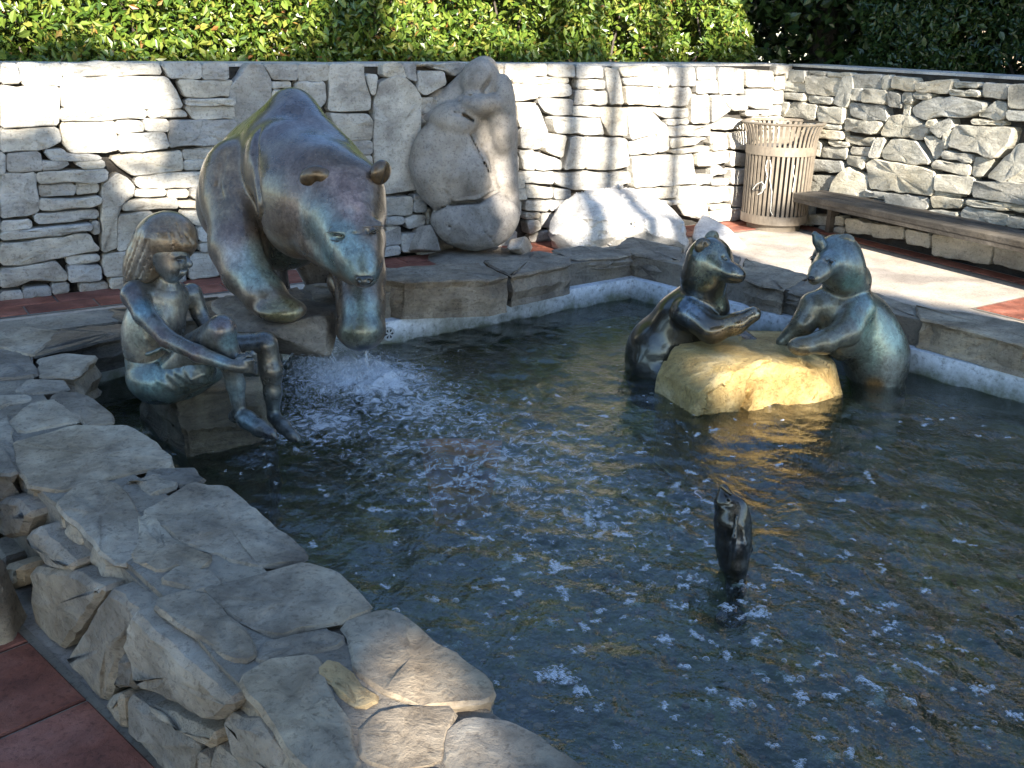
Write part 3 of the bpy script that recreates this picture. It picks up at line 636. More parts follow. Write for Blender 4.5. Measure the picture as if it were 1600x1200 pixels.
# ------------------------------------------------------------------ rocks
def hull_rock(name, pts, mt, label=None, cat='rock', cuts=5, amp=.02, scale=7, seed=1, parent=None, bev=.012, ledge=0., terr=0., chips=0, chipq=(.94, .985), fine=.028, cracks=(), **k):
    bm = bmesh.new()
    for p in pts: bm.verts.new([float(x) for x in p])
    bmesh.ops.convex_hull(bm, input=bm.verts)
    bmesh.ops.delete(bm, geom=[v for v in bm.verts if not v.link_faces], context='VERTS')
    bmesh.ops.dissolve_limit(bm, angle_limit=math.radians(4), verts=bm.verts, edges=bm.edges)
    bmesh.ops.bevel(bm, geom=list(bm.edges), offset=bev, segments=1, affect='EDGES', clamp_overlap=True)
    bmesh.ops.triangulate(bm, faces=bm.faces)
    for _ in range(cuts):
        es = [e for e in bm.edges if e.calc_length() > fine]
        if not es or len(bm.faces) > 30000: break
        bmesh.ops.subdivide_edges(bm, edges=es, cuts=1); bmesh.ops.triangulate(bm, faces=[f for f in bm.faces if len(f.verts) > 3])
    bm.normal_update(); V = np.array([v.co[:] for v in bm.verts]); N = np.array([v.normal[:] for v in bm.verts])
    o = vnoise(V, scale, seed, 3)*amp+vnoise(V, scale*4, seed+5, 2)*amp*.35
    if ledge: o += ledge*np.sign(np.sin(V[:, 2]*55+vnoise(V, 4, seed+2)*3))*(.5+.5*vnoise(V, 5, seed+3))
    if terr: o += terr*(np.round(vnoise(V, 9, seed+9, 2)*2.6)/2.6)
    V = V+N*o[:, None]
    rr = np.random.default_rng(seed+77); cen = V.mean(0)
    for _ in range(chips):
        nn_ = rr.normal(size=3); nn_[2] = abs(nn_[2])*.8; nn_ /= np.linalg.norm(nn_); pr = (V-cen)@nn_; lim = np.quantile(pr, rr.uniform(*chipq)); over = np.maximum(pr-lim, 0); V = V-nn_*(over*.93)[:, None]
    for ca, cb_, dirn, dep in cracks:       # a crack: a groove between two points
        ca, cb_ = np.array(ca), np.array(cb_); ab = cb_-ca; t = np.clip(((V-ca)@ab)/(ab@ab), 0, 1); w_ = ca+t[:, None]*ab; dd = np.linalg.norm(V-w_+vnoise(w_, 30, seed)[:, None]*.012, axis=1)
        V = V+np.array(dirn)*(dep*np.exp(-(dd/.016)**2))[:, None]
    F_ = [[v.index for v in f.verts] for f in bm.faces]; bm.free()
    ob = mesh_obj(name, V, F_, mt, parent, smooth=True, **k); ob.data.set_sharp_from_angle(angle=math.radians(32))
    if label: tag(ob, label, cat)
    return ob
def col(px, py, Y, zz): return atY(px, py, Y)
# seat rock of the girl
g0, g1, g2 = onZ(210, 655, .16), onZ(300, 719, .16), onZ(420, 690, .16)
T = lambda p, z, s=(0, 0): (p[0]+s[0], p[1]+s[1], z)
hull_rock('seat_rock', [T(g0, -.2), T(g1, -.2), T(g2, -.2), T(g0, .38, (.02, .05)), T(g1, .345, (-.04, .05)), T(g2, .35, (-.13, .02)), T(g2, .22, (-.02, .0)), (-1.42, 3.95, -.2), (-1.45, 3.95, .38), (-.95, 3.85, -.2), (-1.02, 3.8, .36)],
          M_wetp, 'dark layered block of stone the seated girl statue sits on', amp=.012, scale=8, ledge=.007, seed=3, chips=4, terr=.015, fine=.018)
hull_rock('foot_rock', [atY(330, 655, 3.62), atY(372, 630, 3.6), atY(405, 632, 3.62), atY(418, 660, 3.62), atY(412, 690, 3.6), (-1.0, 3.6, -.1), (-.9, 3.7, -.1), (-1.2, 3.8, -.1), (-1.15, 3.85, .33), (-.98, 3.82, .34)], M_wetp,
          'small wet stone behind the bronze girl\'s ankles', amp=.01, seed=5, ledge=.004)
# rock under the big bear's paw
hull_rock('paw_rock', [atY(318, 474, 4.55), atY(346, 464, 4.6), atY(392, 470, 4.6), atY(486, 497, 4.28), atY(491, 516, 4.22), atY(440, 526, 4.2), atY(385, 512, 4.22), atY(330, 505, 4.3), (-.78, 4.7, .40), (-1.3, 4.8, .42), (-.8, 4.3, .26), (-1.25, 4.4, .26)],
          M_cope, 'low brown rock on the coping beneath the big bear\'s front paw', amp=.012, scale=9, seed=8, ledge=.005, chips=10, fine=.022)
# golden rock between the cubs
R_ = lambda x, y, Y: atY(x, y, Y)
gr_pts = [R_(1082, 540, 4.45), R_(1138, 534, 4.5), R_(1208, 541, 4.45), R_(1285, 556, 4.4), R_(1304, 564, 4.35), R_(1316, 590, 4.25), R_(1048, 548, 4.3), R_(1028, 595, 4.2),
          onZ(1318, 622, .14), onZ(1196, 645, .14), onZ(1082, 646, .14), onZ(1030, 614, .14), R_(1190, 562, 4.10), R_(1128, 588, 3.99), R_(1092, 612, 3.96), R_(1250, 562, 4.2), R_(1296, 578, 4.2)]
gr_pts += [(p[0]*1.0, p[1], -.2) for p in (onZ(1325, 624, .14), onZ(1196, 650, .14), onZ(1078, 650, .14), onZ(1024, 614, .14))]+[(.85, 4.75, -.2), (.85, 4.7, .33), (1.4, 4.75, -.2), (1.35, 4.65, .34)]
hull_rock('golden_rock', gr_pts, M_gold, 'sunlit golden sandstone rock standing in the water between the two bear cubs', amp=.007, scale=8, seed=12, bev=.004, terr=.034, chips=6, chipq=(.97, .995), fine=.015, cracks=[(atY(1182,572,4.12), atY(1160,640,4.02), (0, .6, -.2), .11), (atY(1255,557,4.25), atY(1262,580,4.2), (0, .3, -.6), .06), (atY(1082,640,4.05), atY(1130,590,4.05), (0, .4, 0), .05)])
# fallen boulder by the wall
Bp = lambda x, y, Y: atY(600+x*.3125, 80+y*.3125, Y)
hull_rock('boulder', [Bp(930, 712, 8.0), Bp(1000, 702, 8.1), Bp(1250, 732, 8.15), Bp(1420, 795, 8.1), Bp(1500, 852, 8.05), Bp(1508, 960, 7.85), Bp(880, 800, 7.9), Bp(838, 870, 7.85), Bp(940, 830, 7.75), Bp(1250, 850, 7.65), Bp(1430, 880, 7.65), Bp(960, 980, 7.7),
                      *[(p[0], p[1], -.05) for p in (onZ(862, 385), onZ(920, 392), onZ(1060, 392), onZ(1075, 372))], (.3, 8.15, .3), (.9, 8.5, .45), (1.3, 8.6, .3), (.3, 8.1, -.05), (1.4, 8.7, -.05)],
          M_white, 'long low white boulder lying at the foot of the wall, right of the upright one', 'boulder', amp=.022, scale=5, seed=2, chips=6, chipq=(.96, .99), terr=.045, fine=.03)
hull_rock('boulder', [atY(1085, 352, 8.5), atY(1110, 343, 8.6), atY(1140, 356, 8.5), atY(1152, 370, 8.4), (1.55, 8.2, -.05), (1.95, 8.25, -.05), (1.9, 8.7, -.05), (1.5, 8.7, -.05), (1.6, 8.75, .2), atY(1082, 372, 8.2), atY(1145, 378, 8.2)],
          M_white, 'small rounded white boulder between the long boulder and the slatted bin', 'boulder', amp=.015, scale=5, seed=6)
# foreground boulders beyond the near wall
hull_rock('boulder', [(-1.75, 2.55, -.05), (-1.40, 2.62, -.05), (-1.36, 2.45, -.05), (-1.7, 2.2, -.05), (-1.7, 2.5, .50), (-1.45, 2.52, .44), (-1.47, 2.38, .36), (-1.7, 2.3, .43), (-1.95, 2.6, -.05), (-1.9, 2.5, .3)], M_side,
          'grey boulder in shade at the left edge, outside the near pool wall', 'boulder', amp=.02, scale=6, seed=4)

# upright boulder: an embrace-like lump with hollows
def Z3p(x, y, Y=7.65): return atY(600+x*.3125, 80+y*.3125, Y)
s = .3125*Z3p(400, 500)[1]*1.0/F_PX      # metres per zoom unit, about
fd = Field((-1.05, 7.2, -.08), (.45, 8.25, 1.62), .014)
E3 = lambda x, y, rx, rz, ry, Y=7.7, k=.06, sub=False: fd.ell(Z3p(x, y, Y), (rx*s, ry, rz*s), k, None, sub)
E3(410, 520, 225, 350, .24, 7.82); fd.cone(Z3p(500, 95, 7.85), Z3p(560, 400, 7.8), 68*s, 95*s, .08); fd.cone(Z3p(560, 400, 7.8), Z3p(570, 800, 7.72), 95*s, 110*s, .08)
fd.cone(Z3p(460, 130, 7.8), Z3p(250, 350, 7.8), 70*s, 70*s, .06)
E3(310, 560, 178, 215, .15, 7.60, .02); E3(450, 850, 215, 145, .18, 7.60, .02); E3(500, 820, 180, 120, .16, 7.60, .02); E3(300, 600, 150, 190, .17, 7.60, .02)
E3(350, 350, 120, 95, .15, 7.62, .02); E3(490, 262, 125, 62, .15, 7.62, .03); E3(590, 330, 70, 200, .12, 7.66, .03); E3(480, 150, 95, 105, .14, 7.7, .03); E3(420, 610, 120, 130, .14, 7.58, .03)
fd.cone(Z3p(200, 330, 7.75), Z3p(270, 200, 7.8), 42*s, 30*s, .02)
for a, b, r in (((340, 765), (470, 755), 13), ((470, 755), (560, 700), 13), ((560, 705), (625, 665), 9), ((545, 120), (490, 195), 12), ((400, 200), (380, 250), 9), ((400, 320), (440, 350), 10), ((530, 530), (560, 680), 12), ((520, 460), (490, 480), 14), ((405, 225), (560, 205), 6), ((345, 300), (410, 330), 8), ((425, 420), (500, 560), 7), ((500, 560), (560, 690), 8), ((300, 690), (345, 760), 6), ((250, 800), (330, 765), 8), ((430, 780), (500, 900), 5), ((500, 900), (560, 970), 5)):
    for Yk in np.arange(7.32, 7.62, .025): fd.cone(Z3p(*a, Yk), Z3p(*b, Yk), r*s*.8, r*s*.8, .012, True)
for x, y, r in ((450, 440, 22), (485, 470, 18), (515, 485, 14), (495, 545, 16), (425, 385, 14), (255, 315, 9), (325, 885, 9), (415, 210, 12), (550, 290, 12), (470, 380, 18)):
    fd.ell(Z3p(x, y, 7.42), (r*s, .09, r*s), .012, None, True)
V, Q = fd.mesh(); V = V+vnoise(V, 7, 3)[:, None]*np.array([.012, .02, .01])+vnoise(V, 28, 4)[:, None]*np.array([.006, .016, .006])*(.35+.6*(vnoise(V, 3, 9) > .1))[:, None]
tag(mesh_obj('standing_boulder', V, Q, M_slab, smooth=True), 'tall upright grey boulder with folds and hollows, against the wall behind the pool', 'boulder')
hull_rock('boulder', [Z3p(165, 990, 7.5), Z3p(285, 1000, 7.45), Z3p(270, 930, 7.5), Z3p(235, 860, 7.55), Z3p(190, 900, 7.55), (-.95, 7.75, 0), (-.7, 7.8, 0), (-.8, 7.75, .2)], M_slab, 'small wedge-shaped stone at the left foot of the upright boulder', 'boulder', amp=.006, seed=9)
hull_rock('boulder', [Z3p(630, 935, 7.6), Z3p(710, 920, 7.7), Z3p(700, 950, 7.6), Z3p(680, 985, 7.5), Z3p(610, 990, 7.45), (-.02, 7.85, 0), (.15, 7.9, .05), (.1, 7.7, 0)], M_slab, 'little pale stone at the right foot of the upright boulder', 'boulder', amp=.006, seed=10)
mb = MB(); mb.ring((-.25, 7.62, 0), [(.0, .05), (.28, .045), (.42, .01), (.42, -.02), (0, -.02)], 28); tag(mb.build('mortar_footing', M_mortL), kind='structure')

# ================================================================== HEDGES AND TREES
def leaves(mb_v, mb_f, P_, size, rg, up=.35, elong=.55, facing=None):
    """each leaf is a folded rhomb of four vertices"""
    n = len(P_); a = rg.normal(size=(n, 3)); a[:, 2] += up
    if facing is not None: a += facing*.5
    a /= np.linalg.norm(a, axis=1)[:, None]; b = np.cross(a, rg.normal(size=(n, 3))); b /= np.linalg.norm(b, axis=1)[:, None]; c = np.cross(a, b)
    s = size*(.6+.7*rg.random(n))[:, None]
    v = np.stack([P_-b*s*.5, P_-c*s*elong*.42+a*s*.1-b*s*.05, P_+b*s*.5, P_+c*s*elong*.42+a*s*.1-b*s*.05], 1).reshape(-1, 3)
    k = np.arange(n)*4+len(mb_v and np.concatenate(mb_v))*1 if mb_v else np.arange(n)*4
    f = np.concatenate([np.stack([k, k+1, k+2], 1), np.stack([k, k+2, k+3], 1)]); mb_v.append(v); mb_f.append(f)
def leaf_obj(name, P_, size, m, parent, rg, **k):
    v, f = [], []; leaves(v, f, P_, size, rg, **k)
    return mesh_obj(name, v[0], f[0], m, parent)
def hedge(a, b, y0, label, m, n, seed, thick=.75, z0=1.36, z1=2.7, single=150, ms=M_leaf1, tip=.07):
    rg = np.random.default_rng(seed); _, d, nn = wframe(a, b); L = np.linalg.norm(b-a)
    root = thing('hedge', label, 'hedge', (*((a+b)/2-nn*.6), z0))
    t = rg.random(n)*L; z = z0+(z1-z0)*rg.random(n)**1.15; dep = rg.random(n)**1.9*thick
    front = y0+.10*np.sin(t*3.1+seed)+.07*np.sin(t*7.7+z*4)+.05*np.sin(z*9+t*2)
    q = a+np.outer(t, d)-np.outer(front+dep, nn); P_ = np.column_stack([q, z])
    keep = (vnoise(P_, 7, seed, 2) > -.42) | (dep > .30)
    tag(leaf_obj('foliage', P_[keep], tip, m, root, rg, facing=np.array([*nn, .3])), kind='stuff')
    # the nearest leaves, one by one
    lv, lf = [], []; leaves(lv, lf, np.zeros((1, 3)), 1., np.random.default_rng(3)); 
    me = bpy.data.meshes.new('leaf'); w = .27
    me.from_pydata([(-.5, 0, 0), (-.2, -w, .07), (.2, -w*.8, .06), (.5, 0, -.03), (.2, w*.8, .06), (-.2, w, .07), (0, 0, 0)], [], [(0, 1, 6), (1, 2, 6), (2, 3, 6), (3, 4, 6), (4, 5, 6), (5, 0, 6)]); me.materials.append(ms)
    for i in range(single):
        tt = rg.random()*L; zz = z0+.03+rg.random()*.62; ff = y0+.10*np.sin(tt*3.1+seed)+.07*np.sin(tt*7.7+zz*4)+.05*np.sin(zz*9+tt*2)-.03
        pp = a+d*tt-nn*ff; o = link(bpy.data.objects.new('leaf', me)); put(o, (*pp, zz), root); o.scale = [tip*(.8+.5*rg.random())]*3
        o.rotation_euler = (math.pi/2*(.3+.7*rg.random()), rg.random()*6.28, rg.random()*6.28)
    # stems inside
    st = MB()
    for i in range(int(L*7)):
        tt = rg.random()*L; p0 = a+d*tt-nn*(y0+.2+rg.random()*.3); x = [np.array([*p0, z0-.1])]
        for k in range(4): x.append(x[-1]+np.array([rg.normal()*.07, rg.normal()*.07, .3]))
        st.tube(x, [.014, .012, .01, .007, .004], 5)
    st.build('stems', M_bark, root)
    # soil bed
    return root, d, nn
bed = MB()
for a, b, e0, e1 in ((Wa, Wc, 1.5, .2), (Wc, Wr, .2, 2.2)):
    _, d, nn = wframe(a, b); L = np.linalg.norm(b-a)+e0+e1; c = a-d*e0+d*L/2-nn*(.40+1.6); bed.box((c[0], c[1], .68), (L, 3.2, 1.36), ((*d, 0), (-nn[0], -nn[1], 0), (0, 0, 1)))
tag(bed.build('planting_bed', M_earth), kind='structure')
dl = (Wc-Wa)/np.linalg.norm(Wc-Wa); dr = (Wr-Wc)/np.linalg.norm(Wr-Wc)
hl, _, _ = hedge(Wa-dl*1.6, Wc-dl*.12, .42, 'sunlit leafy green hedge on top of the pale wall, behind the bears', M_leaf, 70000, 5, single=230)
hedge(Wc+dl*.2-dr*.1, Wr+dr*2., .45, 'dark shaded hedge above the grey wall behind the bench', M_leafD, 50000, 8, single=70, ms=M_leafD)  # shade is also put into the leaf colour, darker than the sunlit hedge
def flower(x, y, Yd):
    mb = MB(); c = atY(x, y, Yd)
    for k in range(5):
        a = k*1.2566; u = np.array([math.cos(a), -.3, math.sin(a)]); mb.box(c+u*.011, (.016, .004, .012), (u/np.linalg.norm(u), (0, 1, 0), np.cross(u/np.linalg.norm(u), (0, 1, 0))))
    mb.build('flower', M_flow, hl)
for x, y, Yd in ((442, 53, 7.75), (641, 54, 8.55)): flower(x, y, Yd)

# shade trees stand behind the photographer; crown gaps are carved to shape the sunlit patches
t_h = np.array([-math.sin(SUN_AZ), -math.cos(SUN_AZ), 0]); s_r = np.array([t_h[1], -t_h[0], 0]); s_u = np.array([0, 0, math.cos(SUN_EL)])+t_h*math.sin(SUN_EL)
def uv(p): p = np.asarray(p, float); return np.stack([p@s_r, p@s_u], -1)
nL = wframe(Wa, Wc)[2]; nR = wframe(Wc, Wr)[2]
gapsl = []
def gap(fn, pts): gapsl.append(uv([fn(x, y) for x, y in pts]))
wl_ = lambda x, y: onwall(x, y, Wa+nL*.05, nL); wr_ = lambda x, y: onwall(x, y, Wc+nR*.05, nR)
gap(wl_, S(690,95,1230,95,1230,350,1040,370,905,385,838,340,812,240,790,160,760,120))
gap(wl_, S(-200,95,238,95,285,150,268,205,130,212,-200,218)); gap(wl_, S(90,212,262,208,270,262,180,268,110,250)); gap(wl_, S(175,268,330,272,335,330,250,340,180,318))
gap(wr_, S(1180,100,1700,136,1700,400,1255,330,1180,340))
gap(lambda x, y: onZ(x, y, 0), S(1075,393,1130,348,1262,362,1700,455,1700,560,1560,500,1380,462,1250,440,1150,398))
gap(lambda x, y: onwall(x, y, Wa-nL*.5, nL), S(-600,-150,555,-150,540,92,-600,92)); gap(lambda x, y: onwall(x, y, Wa-nL*.5, nL), S(590,-150,1165,-150,1165,96,590,92))
gap(lambda x, y: atY(x, y, 4.2), S(1040,560,1082,538,1140,530,1220,540,1300,556,1326,600,1314,640,1085,652,1034,612))
gap(lambda x, y: atY(x, y, 4.45), S(1385,500,1412,540,1412,606,1360,606,1372,560))
gap(lambda x, y: onZ(x, y, .41), S(560,965,640,955,790,1080,1010,1260,640,1290,470,1100,520,1020))
gap(lambda x, y: onZ(x, y, 0), S(100,484,185,472,196,500,110,504))
gap(lambda x, y: atY(x, y, 5.1), S(318,300,345,235,372,215,366,262,338,310,326,345))
gap(lambda x, y: atY(x, y, 7.6), S(770,150,815,300,808,385,770,395,758,300,745,200)); gap(lambda x, y: atY(x, y, 7.8), S(865,300,1000,308,1060,345,1050,395,870,392))
gap(lambda x, y: onZ(x, y, 0), S(790,383,862,376,862,392,800,398)); gap(lambda x, y: onZ(x, y, .16), S(1180,640,1330,625,1340,670,1190,690))
def inside(P2, poly):
    x, y = P2[:, 0], P2[:, 1]; r = np.zeros(len(P2), bool); n = len(poly)
    for i in range(n):
        (x1, y1), (x2, y2) = poly[i], poly[(i+1) % n]
        r ^= ((y1 > y) != (y2 > y)) & (x < (x2-x1)*(y-y1)/(y2-y1+1e-12)+x1)
    return r
def lit(p):
    q = uv(p); j = np.column_stack([vnoise(np.column_stack([q, q[:, 0]*0]), 9, 3), vnoise(np.column_stack([q, q[:, 0]*0+3]), 9, 4)])*.035
    r = np.zeros(len(q), bool)
    for g in gapsl: r |= inside(q+j, g)
    return r
def tree(x, y, h, rtrunk, crowns, n, size, label, seed, m=M_leafD, group='shade trees behind the viewpoint', trunk_top=None):
    rg = np.random.default_rng(seed); root = thing('shade_tree', label, 'tree', (x, y, 0), group)
    mb = MB(); pts = [np.array([x+.08*math.sin(k*.9+seed), y+.06*math.cos(k*1.1), h*k/6.]) for k in range(7)]
    mb.tube(pts, [rtrunk*(1-.08*k) for k in range(7)], 12); tk = mb.build('trunk', M_bark, root, smooth=True)
    P_ = []
    for cx, cy, cz, rx, ry, rz, w in crowns:
        q = rg.normal(size=(int(n*w), 3)); q /= np.linalg.norm(q, axis=1)[:, None]; q *= (rg.random(len(q))**.4)[:, None]
        P_.append(np.array([cx, cy, cz])+q*np.array([rx, ry, rz]))
    P_ = np.concatenate(P_); P_ = P_[~lit(P_)]
    tag(leaf_obj('crown', P_, size, m, root, rg, elong=.9), kind='stuff')
    mb = MB()
    for cx, cy, cz, rx, ry, rz, w in crowns:
        if rx > 1.: 
            e = np.array([cx, cy, cz-rz*.3]); b = np.array([x, y, h*.62])
            if not lit(np.linspace(b, e, 12)).any(): mb.tube([b, (b+e)/2+np.array([0, 0, .3]), e], [.07, .05, .02], 6)
    if mb.v: mb.build('limb', M_bark, root)
    return root
# trunks whose shadows fall as soft vertical bands across the pale wall
def trunk_xy(px, D):
    p = wl_(px, 200); q = p[:2]-t_h[:2]*((p[:2]@t_h[:2])+D); return q
bands = [(560, .25, 7.), (893, .12, 6.2), (955, .11, 7.4), (1058, .10, 6.8)]
for i, (px, r, D) in enumerate(bands):
    x, y = trunk_xy(px, D)
    mb = MB(); root = thing('shade_tree', 'slender tree behind the viewpoint, shading the wall '+['above the big bear', 'right of the upright boulder', 'above the long white boulder', 'left of the slatted bin'][i], 'tree', (x, y, 0), 'slender trees behind the viewpoint')
    mb.tube([(x, y, -.1), (x+.01, y, 3), (x-.01, y, 6), (x+.02, y, 11.0)], [r, r*.95, r*.88, r*.7], 12); mb.build('trunk', M_bark, root, smooth=True)
    rg = np.random.default_rng(i); q = rg.normal(size=(900, 3)); q /= np.linalg.norm(q, axis=1)[:, None]; q *= (rg.random(900)**.4)[:, None]
    tag(leaf_obj('crown', np.array([x, y, 12.6])+q*np.array([1.2, 1.2, 1.5]), .22, M_leafD, root, rg, elong=.8), kind='stuff')
def suncoord(u, D, v):
    """place a crown centre so that it shades (u, v) seen from the sun, D metres behind the origin"""
    p = s_r*u-t_h*D; return p[0], p[1], (v+D*math.sin(SUN_EL))/math.cos(SUN_EL)
us = [(-5.6, 7), (-3.4, 8), (-1.2, 7), (1.0, 8.5), (3.2, 7.5), (5.2, 8.2)]
for i, (u, D) in enumerate(us):
    cr = []
    for v in (.6, 1.9, 3.2, 4.5, 5.7): cr.append((*suncoord(u, D+.3*math.sin(v*5), v), 1.55, 1.2, .95, 1.))
    tx, ty, _ = suncoord(u+.2, D+.9, 0)
    tree(tx, ty, 5.4, .14, cr, 3600, .24, 'broad shade tree behind the viewpoint, '+['farthest left', 'second from the left', 'just left of the middle', 'just right of the middle', 'second from the right', 'farthest right'][i], 20+i)
# tall trees behind the hedge
for i, (x, y, h) in enumerate([(-4.6, 8.6, 4.6), (-2.6, 10.2, 5.2), (-.4, 11.4, 4.9), (1.6, 12.8, 5.6), (4.0, 12.2, 5.4), (3.0, 11.0, 4.4), (5.6, 9.6, 5.0), (6.4, 6.8, 4.6)]):
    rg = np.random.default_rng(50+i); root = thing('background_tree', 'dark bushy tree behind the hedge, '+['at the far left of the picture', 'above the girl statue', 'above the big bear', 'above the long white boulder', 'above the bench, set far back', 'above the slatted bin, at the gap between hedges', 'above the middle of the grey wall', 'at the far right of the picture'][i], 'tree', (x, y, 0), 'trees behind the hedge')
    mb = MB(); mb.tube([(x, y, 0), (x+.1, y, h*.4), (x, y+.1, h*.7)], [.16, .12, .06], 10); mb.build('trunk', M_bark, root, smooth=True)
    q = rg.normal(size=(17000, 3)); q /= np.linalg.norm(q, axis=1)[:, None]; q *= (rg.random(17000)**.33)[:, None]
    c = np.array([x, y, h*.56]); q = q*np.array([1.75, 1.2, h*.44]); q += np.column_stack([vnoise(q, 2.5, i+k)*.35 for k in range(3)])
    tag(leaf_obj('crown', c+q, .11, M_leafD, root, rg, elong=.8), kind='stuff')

# ================================================================== BENCH AND BIN
root = thing('long_bench', 'long low weathered timber bench running along the grey wall, right of the bin', 'bench', (*(Wc+dr*1.6+nR*.28), 0))
o = Wc+dr*.72
for k, (off, w) in enumerate(((.085, .125), (.222, .125), (.36, .13))):
    mb = MB(); L = 3.6; c = o+dr*L/2+nR*off; mb.box((*c, 0.335-.002*k), (L, w, .05), ((*dr, 0), (*nR, 0), (0, 0, 1))); ob = mb.build('plank', M_bench, root)
    bv = ob.modifiers.new('b', 'BEVEL'); bv.width = .008; bv.segments = 2
mb = MB(); c = o+dr*1.8+nR*.405; mb.box((*c, .312), (3.6, .03, .07), ((*dr, 0), (*nR, 0), (0, 0, 1))); mb.build('front_rail', M_bench, root)
for k in (0, 3.2):
    mb = MB(); c = o+dr*(.15+1.0*k)+nR*.07; mb.box((*c, .155), (.05, .10, .308), ((*dr, 0), (*nR, 0), (0, 0, 1))); mb.build('support', M_bark, root)

cb = np.array([2.33, 9.24]); cz = lambda z: (*cb, z)
root = thing('litter_bin', 'round slatted brown metal litter bin with flared rim in the wall corner', 'bin', (*cb, 0))
mb = MB(); mb.ring(cz(0), [(.0, .0), (.235, 0), (.24, .05), (0, .05)], 40); mb.build('base', M_can, root, smooth=False)
mb = MB(); mb.ring(cz(.055), [(.272, 0), (.297, .01), (.297, .085), (.272, .085)], 48); mb.build('bottom_band', M_can, root)
mb = MB(); mb.ring(cz(.66), [(.28, 0), (.306, .0), (.306, .075), (.28, .075)], 48); mb.build('upper_band', M_can, root)
mb = MB(); mb.ring(cz(.915), [(.335, 0), (.362, .006), (.366, .014), (.335, .022)], 48); mb.build('rim', M_can, root)
mb = MB(); mb.ring(cz(.06), [(0, 0), (.25, 0), (.255, .66), (.235, .66), (.23, .02), (0, .02)], 32); mb.build('liner', M_canin, root)
sl = None; NS = 44
for k in range(NS):
    a = 2*math.pi*k/NS
    if sl is None:
        mb = MB(); prof = [(.288, .10), (.291, .4), (.296, .68), (.300, .76), (.312, .83), (.332, .89), (.352, .925)]; hw = .0115
        v = []
        for r, z in prof: v += [(r-.004, -hw, z), (r+.003, -hw, z), (r+.003, hw, z), (r-.004, hw, z)]
        f = [(i*4+j, i*4+(j+1) % 4, i*4+4+(j+1) % 4, i*4+4+j) for i in range(len(prof)-1) for j in range(4)]+[(3, 2, 1, 0), tuple(range(len(prof)*4-4, len(prof)*4))]
        sl = mesh_obj('slat', v, f, M_can, root, org=np.zeros(3)); me_s = sl.data; t = sl
    else: t = link(bpy.data.objects.new('slat', me_s))
    put(t, cz(0), root); t.rotation_euler = (0, 0, a)
def on_can(px, py, r=.297):
    # point on the drum facing the viewer
    d = ray(px, py); a = d[0]**2+d[1]**2; b = 2*(d[0]*(CAM[0]-cb[0])+d[1]*(CAM[1]-cb[1])); c = (CAM[0]-cb[0])**2+(CAM[1]-cb[1])**2-r*r
    D = max(b*b-4*a*c, 0); return CAM+d*(-b-math.sqrt(D))/(2*a)
for nm, m, pts in (('graffiti', M_scr, [(1193,288),(1190,298),(1195,290),(1199,276),(1196,262),(1199,250)]), ('graffiti', M_scr, [(1176,296),(1182,288),(1190,284),(1196,292),(1190,301),(1184,304)]), ('graffiti', M_scr, [(1203,250),(1205,262),(1203,282),(1206,300),(1204,330),(1207,336)]),
                   ('graffiti', M_scr, [(1241,258),(1239,270),(1242,280),(1238,300)]), ('graffiti', M_scrD, [(1176,287),(1178,299),(1185,290),(1190,287),(1188,299),(1196,296),(1180,297)])):
    mb = MB(); mb.tube([on_can(x, y, .302) for x, y in pts], .0035, 5); mb.build(nm, m, root)
mb = MB()
for seg in ([(535,190),(534,200),(537,194)], [(543,190),(542,204),(548,200),(542,204),(538,200)], [(549,188),(551,192),(547,194)], [(529,200),(533,203)]):
    mb.tube([wl_(x, y)+np.array([*nL, 0])*.045 for x, y in seg], .003, 4)
mb.build('chalk_mark', M_scr, wall_l)

# ================================================================== POOL FITTINGS
def pool_edge(px, py, z=None):
    a, b = np.array(POOL[1]), np.array(POOL[0]); d = (b-a)/np.linalg.norm(b-a); nn = np.array([d[1], -d[0]]); return onwall(px, py, a, nn), d, nn
p, d_, nn = pool_edge(606, 521); nn3 = np.array([*nn, 0]); d3_ = np.array([*d_, 0]); up = np.array([0, 0, 1.])
mb = MB(); R = .034
def disc(mb, c, r, h, n=24, off=0., x=d3_, y=up, N=nn3):
    v = [c+N*off]+[c+N*off+(x*math.cos(2*math.pi*k/n)+y*math.sin(2*math.pi*k/n))*r for k in range(n)]
    v2 = [q+N*h for q in v]; f = [(n+1, n+2+k, n+2+(k+1) % n) for k in range(n)]+[(1+k, 1+(k+1) % n, n+2+(k+1) % n, n+2+k) for k in range(n)]
    mb.add(v+v2, f)
disc(mb, p, R, .012); cover = mb.build('drain_cover', M_drain, pool)
for k in range(6):
    a = k*math.pi/3; u = d3_*math.cos(a)+up*math.sin(a); w = np.cross(nn3, u); c = p+nn3*.0122
    mb = MB(); mb.add([c+u*.006, c+u*.02+w*.006, c+u*.027, c+u*.02-w*.006], [(0, 1, 2, 3)]); mb.build('painted_slot', M_black, cover)  # flat black patches: the dark inside the drain holes is painted on
for x, y in ((444, 557), (519, 545)):
    a, b = np.array(POOL[2]), np.array(POOL[1]); d = (b-a)/np.linalg.norm(b-a); nn_ = np.array([d[1], -d[0]]); q = onwall(x, y, a, nn_)
    mb = MB(); mb.box(q+np.array([*nn_, 0])*.012, (.028, .03, .03), ((*d, 0), (*nn_, 0), (0, 0, 1))); mb.build('light_fitting', M_lampc, pool)
a, b = np.array(POOL[2]), np.array(POOL[1]); d = (b-a)/np.linalg.norm(b-a); nn_ = np.array([d[1], -d[0]]); NOZ = onwall(490, 522, a, nn_)+np.array([*nn_, 0])*.03
mb = MB(); mb.tube([NOZ-np.array([*nn_, 0])*.05, NOZ+np.array([*nn_, 0])*.02], .016, 12); mb.build('jet_nozzle', M_drain, pool)
